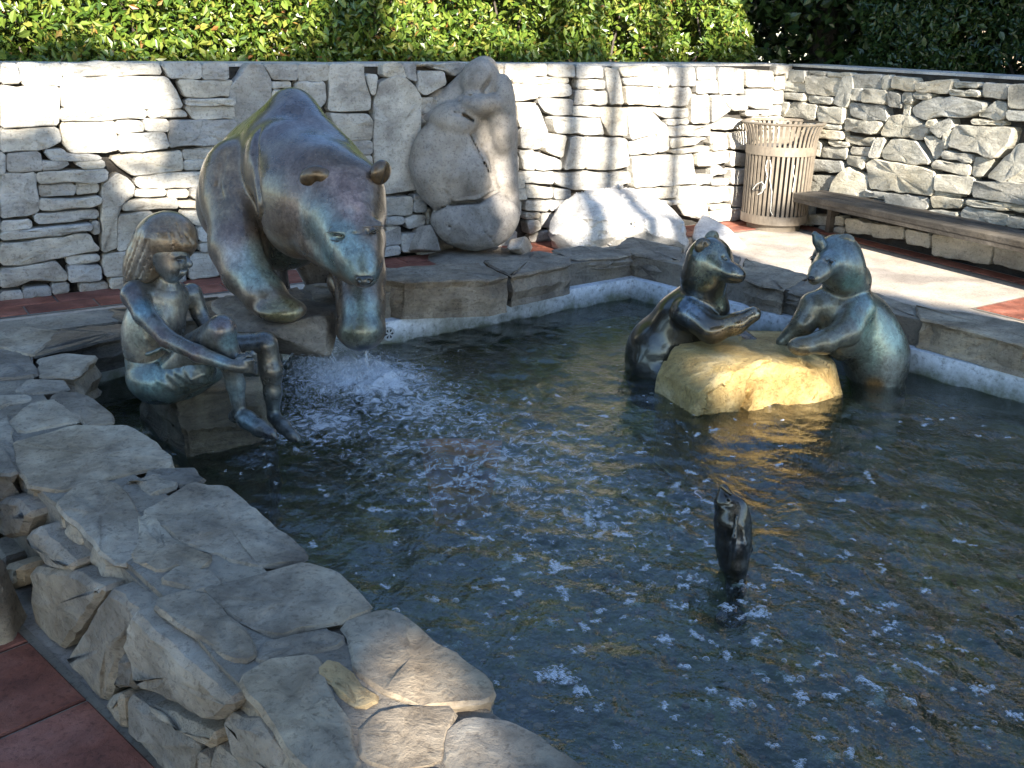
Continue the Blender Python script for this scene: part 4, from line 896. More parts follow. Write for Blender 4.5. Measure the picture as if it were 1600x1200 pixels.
# debris lying on the pool floor
mb = MB()
for k in range(170):
    x, y = RNG.uniform(750, 1600), RNG.uniform(850, 1200); q = onZ(x, y, -.25); s_ = .004+RNG.random()*.009; a = RNG.random()*6
    mb.add([(q[0]+math.cos(a+t)*s_*1.3, q[1]+math.sin(a+t)*s_, -.252+h*.8) for h in (0, s_) for t in np.arange(0, 6.2, 1.05)]+[(q[0], q[1], -.252+s_*1.1)], [(t, (t+1) % 6, 6+(t+1) % 6, 6+t) for t in range(6)]+[(6+t, 6+(t+1) % 6, 12) for t in range(6)])
tag(mb.build('pebbles', M_coin), kind='stuff')
M_red = plain('red_stone', (.75, .22, .11), .7)
q = onZ(722, 688, .135)
hull_rock('red_rock', [q+np.array([math.cos(a)*.16*(1+.2*math.sin(3*a)), math.sin(a)*.09, -.02+.01*math.cos(2*a)]) for a in np.arange(0, 6.2, .6)]+[q+np.array([0, 0, .0]), q+np.array([.1, .05, -.35]), q+np.array([-.1, -.05, -.35])], M_red,
          'reddish submerged stone just below the surface, in front of the splash', amp=.006, seed=3)

# ================================================================== BRONZE STATUES
def face_frame(f, up=(0, 0, 1)):
    f = np.array(f, float); f /= np.linalg.norm(f); r = np.cross(f, up); r /= np.linalg.norm(r); u = np.cross(r, f); return f, r, u
def build(fd, base, blobs, name, parent, seed=1, post=None):
    V, Q = fd.mesh(); c = paint(V, base, blobs, seed)
    return mesh_obj(name, V, Q, M_bronze, parent, smooth=True, col=c)
A = atY
# ---------------- the large bear
fd = Field((-1.85, 3.85, -.02), (-.35, 6.0, 1.5), .0095)
body = fd
body.ell(A(448, 262, 4.8), (.235, .30, .27), .12); body.ell(A(402, 312, 5.15), (.28, .45, .27), .15); body.ell(A(395, 315, 5.45), (.27, .30, .32), .12)
body.ell(A(412, 258, 4.98), (.21, .25, .20), .12); body.cone(A(470, 200, 4.68), A(558, 282, 4.40), .085, .085, .10); body.cone(A(458, 172, 4.8), A(405, 268, 5.3), .065, .13, .15); body.cone(A(458, 168, 4.8), A(520, 240, 4.5), .055, .07, .10)
body.ell(A(440, 335, 4.75), (.25, .25, .26), .1); body.cone(A(452, 225, 4.7), A(515, 285, 4.42), .12, .12, .10)
body.cone(A(378, 330, 5.5), (-1.30, 5.45, .12), .17, .10, .08); body.cone(A(470, 330, 5.5), (-.98, 5.55, .12), .16, .10, .08)
for x_, y_ in ((-1.30, 5.38), (-.98, 5.48)): body.ell((x_, y_, .06), (.10, .15, .07), .05)
# near foreleg: shoulder, upper arm, forearm, paw
leg = fd.like()
leg.ell(A(370, 300, 4.72), (.165, .20, .24), .05); leg.chain([(A(372, 320, 4.62), .15), (A(374, 385, 4.5), .125), (A(385, 425, 4.42), .10), (A(412, 458, 4.34), .088)], .05)
leg.cone(A(412, 460, 4.34), A(446, 482, 4.28), .082, .055, .05); leg.ell(A(438, 484, 4.28), (.115, .09, .05), .03)
fd.join(leg, .035)
leg2 = fd.like()
leg2.chain([(A(520, 330, 4.7), .15), (A(556, 375, 4.6), .125), (A(562, 430, 4.5), .108), (A(564, 475, 4.42), .100), (A(564, 512, 4.36), .098)], .05)
leg2.ell(A(564, 515, 4.36), (.108, .10, .085), .03)
leg2.cone(A(556, 470, 4.7), A(540, 440, 4.8), .08, .09, .04)
fd.join(leg2, .03)
# head
hd = fd.like()
hd.ell(A(496, 306, 4.42), (.252, .22, .238), .08); hd.ell(A(526, 322, 4.31), (.205, .18, .200), .08); hd.cone(A(458, 262, 4.6), A(505, 300, 4.42), .22, .21, .08)
hd.ell(A(470, 345, 4.42), (.15, .16, .16), .08)
hd.chain([(A(542, 345, 4.20), .160), (A(556, 385, 4.08), .106), (A(565, 412, 4.0), .072), (A(569, 430, 3.96), .050)], .055)
hd.cone(A(495, 380, 4.24), A(552, 432, 4.04), .08, .035, .05)
hd.cone(A(510, 275, 4.33), A(555, 290, 4.27), .10, .105, .07)       # crown of the head
# brow ridges and eye sockets
fc, rt, upv = face_frame((.18, -.82, -.45))
for ex, ey, sx in ((527, 370, -1), (583, 360, 1)):
    e = A(ex, ey, 4.03 if sx < 0 else 4.10)
    hd.cone(e+upv*.034-rt*.03, e+upv*.034+rt*.03, .008, .007, .03)
hd.cone(A(556, 330, 4.06), A(560, 360, 4.0), .006, .006, .05, True)
fd.join(hd, .022)
hd_eyes = []
for ex, ey in ((527, 370), (583, 361)):
    # find the surface along the sight line
    d = ray(ex, ey); d = d/np.linalg.norm(d); t = 3.9
    while t < 5.2:
        q = CAM+d*t; i = np.round((q-fd.lo)/fd.h).astype(int)
        if (i >= 0).all() and (i < fd.n).all() and fd.f[tuple(i)] < 0: break
        t += .008
    q = CAM+d*t; hd_eyes.append(q)
    fd.ell(q-d*.004, (.034, .02, .014), .010, None, True); fd.ell(q+d*.012, (.016, .013, .011), .004)
    fd.cone(q-rt*.045+upv*.024, q+rt*.04+upv*.022, .007, .006, .012)
    fd.cone(q-rt*.05+upv*.012-d*.004, q-rt*.10+upv*.010-d*.004, .006, .003, .01, True)
# folds at the shoulder and neck
fold = [(404, 205), (399, 235), (402, 280), (409, 325), (412, 370), (418, 398)]
def surf(px, py, f=None, t0=3.2, t1=6.):
    f = f or fd; d = ray(px, py); d = d/np.linalg.norm(d); t = t0
    while t < t1:
        q = CAM+d*t; i = np.round((q-f.lo)/f.h).astype(int)
        if (i >= 0).all() and (i < f.n).all() and f.f[tuple(i)] < 0: return q
        t += .006
    return CAM+d*t1
pf = [surf(x, y) for x, y in fold]
for a_, b_ in zip(pf[:-1], pf[1:]):
    if np.linalg.norm(a_-b_) < .4: fd.cone(a_, b_, .008, .008, .025, True)
pf = [surf(x, y) for x, y in ((352, 240), (345, 262), (340, 290), (346, 310))]
for a_, b_ in zip(pf[:-1], pf[1:]):
    if np.linalg.norm(a_-b_) < .3: fd.cone(a_, b_, .010, .010, .02, True)
# engraved claws and nostrils
nose = surf(569, 436)
fd.ell(nose+np.array([0, .02, .004]), (.033, .03, .022), .008); 
for sx in (-1, 1): fd.ell(nose+np.array([sx*.016, -.010, -.004]), (.008, .012, .006), .004, None, True)
for k in range(6):
    q0 = surf(548+k*6, 448+k*.3)
fd.cone(surf(548, 443), surf(590 if False else 584, 441), .004, .004, .01, True)
V, Q = fd.mesh()
pe = lambda x, y: surf(x, y)
c = paint(V, (.13, .10, .075), [
    (pe(350, 330), .30, (.17, .13, .08), .7), (pe(340, 270), .2, GOLD, .35), (pe(470, 190), .25, (.12, .11, .12), .8), (pe(500, 215), .12, (.16, .20, .25), .7), (pe(440, 250), .2, (.11, .08, .065), .8),
    (pe(380, 395), .10, PALE, .95), (pe(395, 420), .10, PALE, .9), (pe(365, 360), .10, PINK, .6), (pe(420, 430), .10, (.20, .25, .21), .8), (pe(440, 485), .10, (.22, .20, .10), .8), (pe(380, 340), .10, (.08, .06, .045), .8), (pe(355, 400), .08, PINK, .5),
    (pe(540, 300), .13, PINK, .8), (pe(550, 335), .10, (.25, .18, .16), .8), (pe(460, 330), .14, (.21, .16, .13), .8), (pe(500, 350), .14, (.16, .21, .20), .85), (pe(540, 385), .13, (.17, .235, .225), .95), (pe(560, 410), .10, (.18, .25, .24), .95), (pe(510, 400), .09, (.14, .20, .195), .9),
    (pe(570, 425), .05, (.24, .34, .33), .7), (pe(425, 300), .10, (.13, .13, .10), .6), (pe(568, 490), .12, (.13, .19, .19), .9), (pe(590, 430), .09, (.14, .21, .24), .9), (pe(560, 520), .08, (.17, .17, .11), .7), (pe(440, 400), .15, (.06, .09, .09), .8), (pe(330, 400), .1, (.07, .06, .05), .6),
    (nose, .035, (.04, .045, .045), .9), (A(566, 548, 4.3), .045, (.02, .03, .04), .9)], 3)  # last blob paints in the dark of the paw's hollow underside
BEARF = fd
bear = thing('bear_statue', 'huge bronze mother bear statue leaning over the pool edge, head lowered', 'bear statue', (-1.15, 4.9, .41 if False else 0.), 'bronze bear statues')
mesh_obj('body', V, Q, M_bronze, bear, smooth=True, col=c)
def ear(name, c, r, axis, parent, colr=(.085, .055, .028), cup=.6, h=.004):
    f_, r_, u_ = face_frame(axis); e = Field(np.array(c)-r*1.8, np.array(c)+r*1.8, h)
    Rm = np.array([r_, f_, u_]); e.ell(c, (r*1.12, r*.62, r), .01, Rm); e.cone(np.array(c)+f_*r*.66+u_*r*.3, np.array(c)+f_*r*.66-u_*r*1.1, r*.2, r*.26, r*.22, True)
    V, Q = e.mesh(); return mesh_obj(name, V, Q, M_bronze, parent, smooth=True, col=np.tile(np.array(colr), (len(V), 1)))
e1 = surf(493, 288); ear('ear', e1+np.array([0, .03, .015]), .062, (.1, -1, -.5), bear)
er = surf(586, 282); ear('ear', er+np.array([.02, .02, .03]), .052, (.85, -.5, -.2), bear)

M_eye = plain('dark_bronze', (.03, .028, .025), .25, .5)
def lid(f, pts, r, parent, name='eyelid', m=M_bronze, colr=(.05, .055, .05)):
    mb = MB(); q = [surf(x, y, f) for x, y in pts]; d = [(CAM-p)/np.linalg.norm(CAM-p) for p in q]
    n_ = len(q); mb.tube([a+b*.001 for a, b in zip(q, d)], [r*(.35+.65*math.sin(math.pi*(k+.5)/n_)) for k in range(n_)], 8)
    V = np.array(mb.v); return mesh_obj(name, V, mb.f, m, parent, smooth=True, col=np.tile(np.array(colr), (len(V), 1)))
for pts in ([(513,372),(520,368),(528,367),(536,370),(541,374)], [(574,366),(580,361),(585,359),(590,361)]): lid(BEARF, pts, .0045, bear)
for pts in ([(517,375),(526,377),(536,376)], [(577,367),(584,367),(589,364)]): lid(BEARF, pts, .003, bear)
for x, y in ((528, 372), (583, 363)):
    q = surf(x, y, BEARF); e = Field(q-.03, q+.03, .003); e.ell(q+(q-CAM)/np.linalg.norm(q-CAM)*.004, (.014, .010, .008), .002); V, Q = e.mesh(); mesh_obj('eye', V, Q, M_eye, bear, smooth=True)
q = surf(569, 437, BEARF); e = Field(q-.07, q+.07, .004); e.ell(q+np.array([0, .012, .0]), (.036, .022, .018), .003); e.ell(q+np.array([0, .012, -.012]), (.022, .022, .016), .012)
for sx in (-1, 1): e.ell(q+np.array([sx*.020, -.010, -.002]), (.008, .012, .006), .004, None, True)
V, Q = e.mesh(); mesh_obj('nose', V, Q, M_bronze, bear, smooth=True, col=np.tile(np.array((.055, .06, .06)), (len(V), 1)))
# ---------------- cubs
# right cub: leans on the golden rock, head turned left
fr_ = Field((.85, 3.75, .05), (2.05, 4.85, .95), .0085)
fr_.chain([(A(1372, 612, 4.47), .112), (A(1370, 560, 4.5), .135), (A(1345, 505, 4.5), .130), (A(1322, 470, 4.45), .105)], .05)
fr_.ell(A(1365, 545, 4.48), (.13, .13, .16), .05); fr_.ell(A(1312, 478, 4.42), (.13, .10, .11), .05); fr_.cone(A(1371, 600, 4.47), (*A(1372, 640, 4.47)[:2], .06), .10, .10, .04)
fr_.ell(A(1318, 520, 4.4), (.10, .09, .13), .05)
ar = fr_.like(); ar.chain([(A(1340, 482, 4.36), .076), (A(1322, 518, 4.28), .060), (A(1288, 534, 4.22), .048), (A(1250, 541, 4.20), .038)], .035); ar.ell(A(1252, 541, 4.2), (.06, .045, .034), .02); fr_.join(ar, .02)
ar = fr_.like(); ar.chain([(A(1272, 480, 4.42), .07), (A(1256, 505, 4.40), .050), (A(1238, 522, 4.42), .036), (A(1222, 534, 4.42), .028)], .03); fr_.join(ar, .02)
hd = fr_.like(); hd.ell(A(1308, 408, 4.38), (.108, .11, .118), .04); hd.cone(A(1325, 440, 4.42), A(1320, 465, 4.44), .10, .10, .04)
hd.chain([(A(1292, 412, 4.29), .056), (A(1281, 424, 4.21), .041), (A(1273, 433, 4.17), .033)], .025); hd.ell(A(1320, 425, 4.36), (.085, .08, .09), .03)
fr_.join(hd, .015)
def eye_pair(f, pts, r=.009, socket=.020):
    for x, y in pts:
        d = ray(x, y); d = d/np.linalg.norm(d); q = surf(x, y, f)
        f.ell(q-d*.002, (socket, socket*.8, socket*.62), .008, None, True); f.ell(q+d*.008, (r, r, r*.9), .003)
eye_pair(fr_, [(1271, 403), (1298, 408)], .008, .022)
nr = surf(1270, 438, fr_); fr_.ell(nr+np.array([0, .008, .0]), (.016, .014, .012), .004)
V, Q = fr_.mesh(); pe = lambda x, y: surf(x, y, fr_)
c = paint(V, (.12, .12, .095), [(pe(1310, 400), .14, (.10, .15, .17), .8), (pe(1385, 540), .12, (.26, .33, .27), .95), (pe(1360, 500), .10, (.20, .31, .27), .9), (pe(1395, 580), .08, (.34, .33, .27), .9), (pe(1310, 570), .09, (.11, .16, .10), .8), (pe(1345, 470), .07, (.13, .19, .20), .8),
    (pe(1370, 603), .05, (.22, .11, .03), .9), (pe(1255, 541), .06, (.16, .115, .05), .7), (pe(1300, 530), .08, (.12, .11, .075), .6), (pe(1335, 440), .07, (.13, .23, .21), .7), (nr, .02, (.05, .05, .045), .9), (pe(1275, 425), .04, (.16, .16, .14), .6)], 7)
cr_ = thing('bear_cub_statue', 'bronze bear cub rising from the water right of the golden rock, both paws on it', 'bear statue', (*A(1371, 606, 4.47)[:2], .1), 'bronze bear statues')
mesh_obj('body', V, Q, M_bronze, cr_, smooth=True, col=c)
ef = Field(A(1278, 376, 4.36)-.09, A(1278, 376, 4.36)+.09, .003); ef.chain([(A(1285, 386, 4.36), .030), (A(1279, 376, 4.36), .024), (A(1273, 366, 4.36), .013)], .012); V, Q = ef.mesh(); mesh_obj('ear', V, Q, M_bronze, cr_, smooth=True, col=np.tile(np.array((.09, .12, .12)), (len(V), 1)))
ear('ear', A(1321, 378, 4.35), .036, (-.1, -1, -.1), cr_, (.10, .095, .07), h=.003)
for pts in ([(1264,404),(1268,401),(1273,402)], [(1291,408),(1298,404),(1306,408)]): lid(fr_, pts, .0035, cr_)
for x, y in ((1269, 405), (1299, 409)):
    q = surf(x, y, fr_); e = Field(q-.02, q+.02, .002); e.ell(q, (.009, .008, .006), .002); V, Q = e.mesh(); mesh_obj('eye', V, Q, M_eye, cr_, smooth=True)
q = surf(1269, 436, fr_); e = Field(q-.04, q+.04, .0025); e.ell(q+np.array([0, .006, 0]), (.018, .014, .012), .002); V, Q = e.mesh(); mesh_obj('nose', V, Q, M_eye, cr_, smooth=True)
# left cub: seated in the water, reaching out, head in profile to the right
fl_ = Field((.25, 3.85, .0), (1.45, 5.0, .98), .0085)
fl_.chain([(A(1040, 600, 4.55), .17), (A(1040, 545, 4.55), .150), (A(1064, 500, 4.52), .115), (A(1092, 462, 4.48), .092)], .06)
fl_.ell(A(1032, 560, 4.58), (.165, .17, .20), .05); fl_.ell(A(1100, 485, 4.47), (.115, .10, .12), .05); fl_.cone(A(1040, 600, 4.55), (*A(1040, 600, 4.55)[:2], .04), .16, .15, .05)
th = fl_.like(); th.chain([(A(1020, 570, 4.5), .11), (A(1045, 590, 4.42), .075), (A(1055, 610, 4.4), .06)], .04); fl_.join(th, .015)
ar = fl_.like(); ar.chain([(A(1078, 490, 4.40), .078), (A(1112, 516, 4.33), .056), (A(1150, 506, 4.30), .042), (A(1177, 491, 4.30), .034)], .03); fl_.join(ar, .02)
ar = fl_.like(); ar.chain([(A(1115, 490, 4.56), .07), (A(1135, 520, 4.58), .052), (A(1160, 530, 4.55), .038), (A(1178, 538, 4.52), .032)], .03); fl_.join(ar, .02)
hd = fl_.like(); hd.ell(A(1108, 408, 4.42), (.104, .10, .108), .04); hd.cone(A(1100, 435, 4.45), A(1100, 462, 4.47), .10, .098, .03); hd.ell(A(1102, 432, 4.42), (.094, .088, .08), .04)
hd.chain([(A(1126, 419, 4.36), .060), (A(1144, 427, 4.32), .040), (A(1154, 431, 4.31), .031)], .022); fl_.join(hd, .012)
eye_pair(fl_, [(1134, 403)])
nl_ = surf(1158, 428, fl_); fl_.ell(A(1160, 429, 4.31), (.014, .014, .012), .004); fl_.cone(surf(1157, 437, fl_), surf(1138, 440, fl_), .003, .002, .006, True)
V, Q = fl_.mesh(); pe = lambda x, y: surf(x, y, fl_)
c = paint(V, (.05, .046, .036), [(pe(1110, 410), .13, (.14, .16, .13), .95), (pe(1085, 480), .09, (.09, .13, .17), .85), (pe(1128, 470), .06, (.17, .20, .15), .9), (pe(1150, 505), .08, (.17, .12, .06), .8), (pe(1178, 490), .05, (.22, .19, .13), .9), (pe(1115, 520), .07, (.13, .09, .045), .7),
    (pe(1062, 455), .05, (.10, .09, .07), .6), (pe(1165, 533), .05, (.20, .14, .09), .8), (pe(1148, 425), .04, (.17, .20, .19), .7), (pe(1100, 445), .05, (.13, .14, .09), .7)], 9)
cl_ = thing('bear_cub_statue', 'bronze bear cub sitting in the water left of the golden rock, one paw raised', 'bear statue', (*A(1040, 600, 4.55)[:2], .0), 'bronze bear statues')
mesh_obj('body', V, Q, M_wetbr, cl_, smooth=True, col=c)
for pts in ([(1130,404),(1135,401),(1140,404)],): lid(fl_, pts, .0035, cl_)
q = surf(1135, 405, fl_); e = Field(q-.02, q+.02, .002); e.ell(q, (.009, .008, .006), .002); V, Q = e.mesh(); mesh_obj('eye', V, Q, M_eye, cl_, smooth=True)
q = A(1160, 430, 4.31); e = Field(q-.04, q+.04, .0025); e.ell(q, (.014, .015, .013), .002); V, Q = e.mesh(); mesh_obj('nose', V, Q, M_eye, cl_, smooth=True)
ear('ear', A(1098, 384, 4.37), .036, (.35, -1, 0), cl_, (.085, .07, .045), h=.003); ear('ear', A(1112, 373, 4.46), .037, (.6, -.8, 0), cl_, (.13, .13, .09), h=.003)

# ---------------- leaping fish
ff = Field((.45, 2.45, -.05), (.9, 2.95, .52), .0048)
a0_, a1_ = A(1133, 765, 2.68), A(1146, 893, 2.64)
ff.chain([(A(1131, 763, 2.70), .014), (A(1134, 785, 2.69), .030), (A(1140, 815, 2.68), .042), (A(1146, 850, 2.67), .044), (A(1148, 880, 2.66), .036), (A(1150, 920, 2.66), .028)], .02)
ff.ell(A(1147, 838, 2.675), (.050, .036, .125), .02); ff.cone(A(1150, 920, 2.66), (A(1150, 920, 2.66)[0], 2.68, .0), .028, .02, .02); ff.ell((A(1150, 920, 2.66)[0], 2.68, -.01), (.05, .012, .035), .02)
ff.cone(A(1127, 760, 2.665), A(1141, 772, 2.66), .006, .006, .008); ff.cone(A(1128, 767, 2.655), A(1140, 775, 2.65), .004, .004, .006, True)
for pts_ in (((1152, 806, 2.63), (1147, 840, 2.615), (1143, 886, 2.625)), ((1160, 822, 2.64), (1163, 850, 2.63), (1154, 890, 2.635)), ((1166, 838, 2.68), (1172, 858, 2.68), (1162, 890, 2.67))):
    p_ = [A(*q_) for q_ in pts_]; ff.cone(p_[0], p_[1], .005, .0085, .005); ff.cone(p_[1], p_[2], .0085, .003, .005)
ff.cone(A(1124, 790, 2.66), A(1144, 792, 2.65), .003, .003, .006, True); ff.ell(A(1139, 779, 2.66), (.006, .005, .006), .002)
ff.cone(A(1132, 800, 2.74), A(1145, 870, 2.74), .006, .010, .01)
V, Q = ff.mesh(); c = paint(V, (.03, .024, .016), [(A(1137, 800, 2.64), .05, (.05, .045, .035), .7), (A(1155, 850, 2.62), .04, (.07, .07, .08), .6), (A(1130, 765, 2.66), .03, (.13, .09, .03), .7)], 2)
fish = thing('fish_statue', 'small dark bronze fish leaping upright from the water in the foreground', 'fish statue', (*a1_[:2], 0))
mesh_obj('body', V, Q, M_wetbr, fish, smooth=True, col=c)

# ---------------- seated girl
g = Field((-1.62, 3.0, .02), (-.60, 4.02, 1.10), .0055)
g.chain([(A(244, 585, 3.52), .085), (A(232, 545, 3.52), .074), (A(245, 500, 3.53), .080), (A(254, 462, 3.54), .066)], .05)       # pelvis, waist, chest
g.ell(A(262, 590, 3.5), (.10, .095, .06), .04); g.ell(A(228, 520, 3.55), (.06, .065, .11), .05)
g.cone(A(213, 462, 3.47), A(298, 462, 3.62), .040, .036, .05); g.ell(A(212, 460, 3.46), (.048, .048, .048), .03)
g.cone(A(258, 450, 3.55), A(262, 425, 3.53), .036, .033, .03)
arm = g.like(); arm.chain([(A(210, 462, 3.45), .042), (A(226, 492, 3.40), .038), (A(262, 530, 3.34), .031), (A(310, 553, 3.30), .029), (A(362, 571, 3.27), .020)], .012); g.join(arm, .012)
arm = g.like(); arm.chain([(A(300, 458, 3.62), .036), (A(312, 490, 3.62), .030), (A(330, 525, 3.58), .026), (A(362, 556, 3.44), .020), (A(376, 561, 3.38), .018)], .012); g.join(arm, .012)
l1 = g.like(); l1.chain([(A(262, 590, 3.50), .070), (A(310, 545, 3.42), .060), (A(345, 514, 3.36), .047)], .02); l1.chain([(A(347, 516, 3.36), .046), (A(358, 560, 3.37), .040), (A(368, 600, 3.38), .030), (A(373, 636, 3.38), .024)], .02)
l1.chain([(A(372, 646, 3.39), .026), (A(386, 656, 3.36), .033), (A(406, 669, 3.33), .030), (A(424, 678, 3.31), .021)], .012); l1.ell(A(369, 650, 3.41), (.028, .028, .026), .01)
g.join(l1, .012)
l2 = g.like(); l2.chain([(A(300, 585, 3.60), .068), (A(360, 545, 3.60), .055), (A(412, 538, 3.58), .044)], .02); l2.chain([(A(415, 540, 3.58), .043), (A(424, 580, 3.57), .041), (A(426, 615, 3.56), .031), (A(427, 645, 3.55), .024)], .02)
l2.chain([(A(428, 652, 3.55), .025), (A(442, 666, 3.50), .027), (A(456, 680, 3.46), .021), (A(465, 687, 3.45), .013)], .012); g.join(l2, .010)
# face under the hair
fc, rt, upv = face_frame((.80, -.52, -.28)); hc = A(262, 378, 3.52)
jaw = A(270, 416, 3.47); g.ell(A(264, 392, 3.50), (.072, .075, .085), .03); g.ell(A(270, 420, 3.47), (.044, .044, .042), .03); g.ell(A(268, 434, 3.455), (.02, .02, .018), .02)
# hands clasped round the shin: palm, fingers, thumb
hb = A(374, 572, 3.27)
g.ell(A(377, 573, 3.275), (.032, .022, .024), .012)
for k in range(4):
    p0 = A(384, 564+5*k, 3.27); p1 = A(394, 563+5.5*k, 3.265+.004*k); p2 = A(399, 566+5.5*k, 3.29); p3 = A(398, 570+5*k, 3.32)
    L_ = [.95, 1.05, 1., .85][k]; g.chain([(p0, .0085), (p0+(p1-p0)*L_, .0075), (p2, .0068), (p3, .006)], .004)
g.chain([(A(372, 562, 3.28), .010), (A(384, 556, 3.29), .0085), (A(392, 557, 3.30), .007)], .004)
g.ell(A(382, 560, 3.34), (.026, .02, .02), .010)
for k in range(4):
    p0 = A(386, 552+4*k, 3.33); g.chain([(p0, .008), (A(394, 551+4.2*k, 3.315), .007), (A(400, 554+4.2*k, 3.32), .006)], .004)
# toes
for k in range(5): g.cone(A(420+k*1.3, 674+k*2.1, 3.32-.004*k), A(430+k*.8, 680+k*1.6, 3.31-.004*k), .0075, .006, .003)
for k in range(5): g.cone(A(458+k*1.5, 680+k*1.8, 3.47-.003*k), A(467+k*.8, 686+k*1.1, 3.46-.003*k), .006, .0045, .003)
# face details
def fs(px, py): return surf(px, py, g)
fo = hc
eye_c = fs(283, 403)
br = fs(283, 398); g.cone(fs(272, 401), fs(291, 400), .006, .006, .010)
g.cone(fs(278, 405), fs(290, 405), .006, .005, .006, True); g.ell(fs(284, 406)+np.array([0, .004, 0]), (.009, .008, .005), .003)
g.chain([(A(292, 402, 3.44), .006), (A(296, 411, 3.43), .008), (A(297, 414, 3.43), .010)], .010); g.ell(A(291, 415, 3.435), (.008, .008, .006), .006)
g.cone(A(283, 424, 3.425), A(291, 423, 3.435), .006, .006, .006); g.cone(A(282, 428, 3.425), A(289, 428, 3.43), .006, .006, .005); g.cone(A(280, 426, 3.41), A(293, 425.5, 3.42), .0022, .0022, .003, True)
V, Q = g.mesh(); pe = fs
c = paint(V, (.095, .10, .095), [(pe(205, 470), .07, (.07, .06, .06), .9), (pe(228, 480), .05, (.10, .18, .22), .9), (pe(250, 530), .06, (.09, .065, .06), .9), (pe(300, 555), .06, (.08, .06, .06), .8), (pe(345, 565), .05, (.09, .15, .18), .9), (pe(275, 490), .07, (.17, .16, .13), .9), (pe(262, 455), .05, (.20, .19, .16), .7),
    (pe(300, 480), .05, (.16, .15, .12), .8), (pe(350, 512), .06, (.12, .10, .11), .8), (pe(360, 530), .04, (.11, .19, .22), .8), (pe(372, 610), .05, (.11, .15, .17), .8), (pe(385, 655), .05, (.10, .16, .18), .8), (pe(425, 560), .09, (.055, .055, .05), .9), (pe(425, 640), .07, (.06, .075, .08), .8), (pe(265, 405), .05, (.09, .075, .065), .8), (pe(274, 440), .03, (.09, .14, .19), .8),
    (pe(204, 520), .06, (.14, .16, .14), .8), (pe(240, 590), .08, (.08, .16, .17), .9), (pe(420, 680), .03, (.05, .05, .055), .8)], 4)
girl = thing('girl_statue', 'bronze statue of a seated long-haired girl hugging her raised knee on a stone block', 'girl statue', (*A(262, 600, 3.5)[:2], .36))
mesh_obj('body', V, Q, M_bronze, girl, smooth=True, col=c)
# hair: a smooth cap and a long fall down the back
h = Field((-1.62, 3.1, .70), (-1.0, 3.95, 1.10), .005)
h.ell(A(263, 372, 3.52), (.098, .10, .094), .03); h.chain([(A(246, 380, 3.55), .084), (A(233, 404, 3.55), .072), (A(220, 426, 3.55), .054), (A(208, 443, 3.55), .030)], .04); h.cone(A(243, 400, 3.48), A(228, 432, 3.48), .034, .022, .03); h.ell(A(236, 400, 3.5), (.036, .05, .062), .03)
h.cone(A(284, 385, 3.47), A(299, 382, 3.50), .022, .020, .02)
# open the cap in front of the face
h.ell(A(283, 427, 3.42), (.062, .10, .072), .008, None, True); h.ell(A(266, 432, 3.36), (.042, .09, .055), .008, None, True)
for (x, y), s_ in (((251, 360), 9), ((268, 359), 10), ((245, 374), 7), ((230, 370), 7)):
    q = [surf(x+s_*a, y+s_*b, h) for a, b in ((-.6, -.4), (.6, -.6), (.5, .5), (-.6, -.4))] if False else [surf(x-s_*.6, y+s_*.4, h), surf(x+s_*.1, y-s_*.7, h), surf(x+s_*.6, y+s_*.4, h), surf(x-s_*.6, y+s_*.4, h)]
    for a_, b_ in zip(q[:-1], q[1:]): h.cone(a_, b_, .0030, .0030, .004)
for a_, b_ in (((222, 362), (198, 432)), ((232, 372), (206, 436)), ((214, 366), (193, 430)), ((240, 388), (214, 440)), ((246, 400), (226, 438)), ((270, 345), (300, 380)), ((276, 352), (290, 388)), ((262, 352), (272, 390))):
    q = [surf(a_[0]+(b_[0]-a_[0])*t_, a_[1]+(b_[1]-a_[1])*t_, h) for t_ in np.linspace(0, 1, 7)]
    for u_, w_ in zip(q[:-1], q[1:]):
        if np.linalg.norm(u_-w_) < .08: h.cone(u_, w_, .0010, .0010, .007, True)
V, Q = h.mesh(); c = paint(V, (.14, .105, .07), [(surf(285, 375, h), .05, (.13, .075, .03), .8), (surf(225, 400, h), .06, (.15, .13, .11), .8), (surf(215, 430, h), .05, (.10, .10, .09), .7), (surf(262, 345, h), .06, (.17, .125, .075), .6)], 6)
mesh_obj('hair', V, Q, M_bronze, girl, smooth=True, col=c)
# sleeveless tunic, open at the neck
tu = Field((-1.62, 3.15, .42), (-1.0, 3.95, .92), .005)
tu.chain([(A(234, 555, 3.52), .084), (A(236, 528, 3.53), .084), (A(246, 500, 3.53), .0865), (A(254, 466, 3.54), .072)], .05); tu.ell(A(228, 520, 3.55), (.066, .071, .115), .05)
tu.cone(A(222, 462, 3.48), A(292, 464, 3.61), .036, .034, .05)
tu.ell(A(268, 442, 3.42), (.045, .13, .055), .012, None, True); tu.cone(A(214, 440, 3.44), A(214, 470, 3.40), .030, .03, .02, True)
for p_ in (((250, 470), (262, 500), (286, 530)), ((238, 480), (246, 520), (250, 545)), ((284, 480), (290, 505), (294, 525)), ((222, 500), (228, 530), (236, 550))):
    q = [surf(*z_, tu) for z_ in p_]
    if max(np.linalg.norm(q[0]-q[1]), np.linalg.norm(q[1]-q[2])) < .2: tu.cone(q[0], q[1], .004, .005, .014); tu.cone(q[1], q[2], .005, .004, .014)
V, Q = tu.mesh(); c = paint(V, (.14, .135, .115), [(surf(262, 480, tu), .05, (.19, .18, .145), .8), (surf(240, 490, tu), .035, (.09, .16, .19), .7), (surf(215, 520, tu), .06, (.15, .17, .15), .7), (surf(285, 510, tu), .05, (.11, .10, .09), .7)], 5)
mesh_obj('tunic', V, Q, M_bronze, girl, smooth=True, col=c)
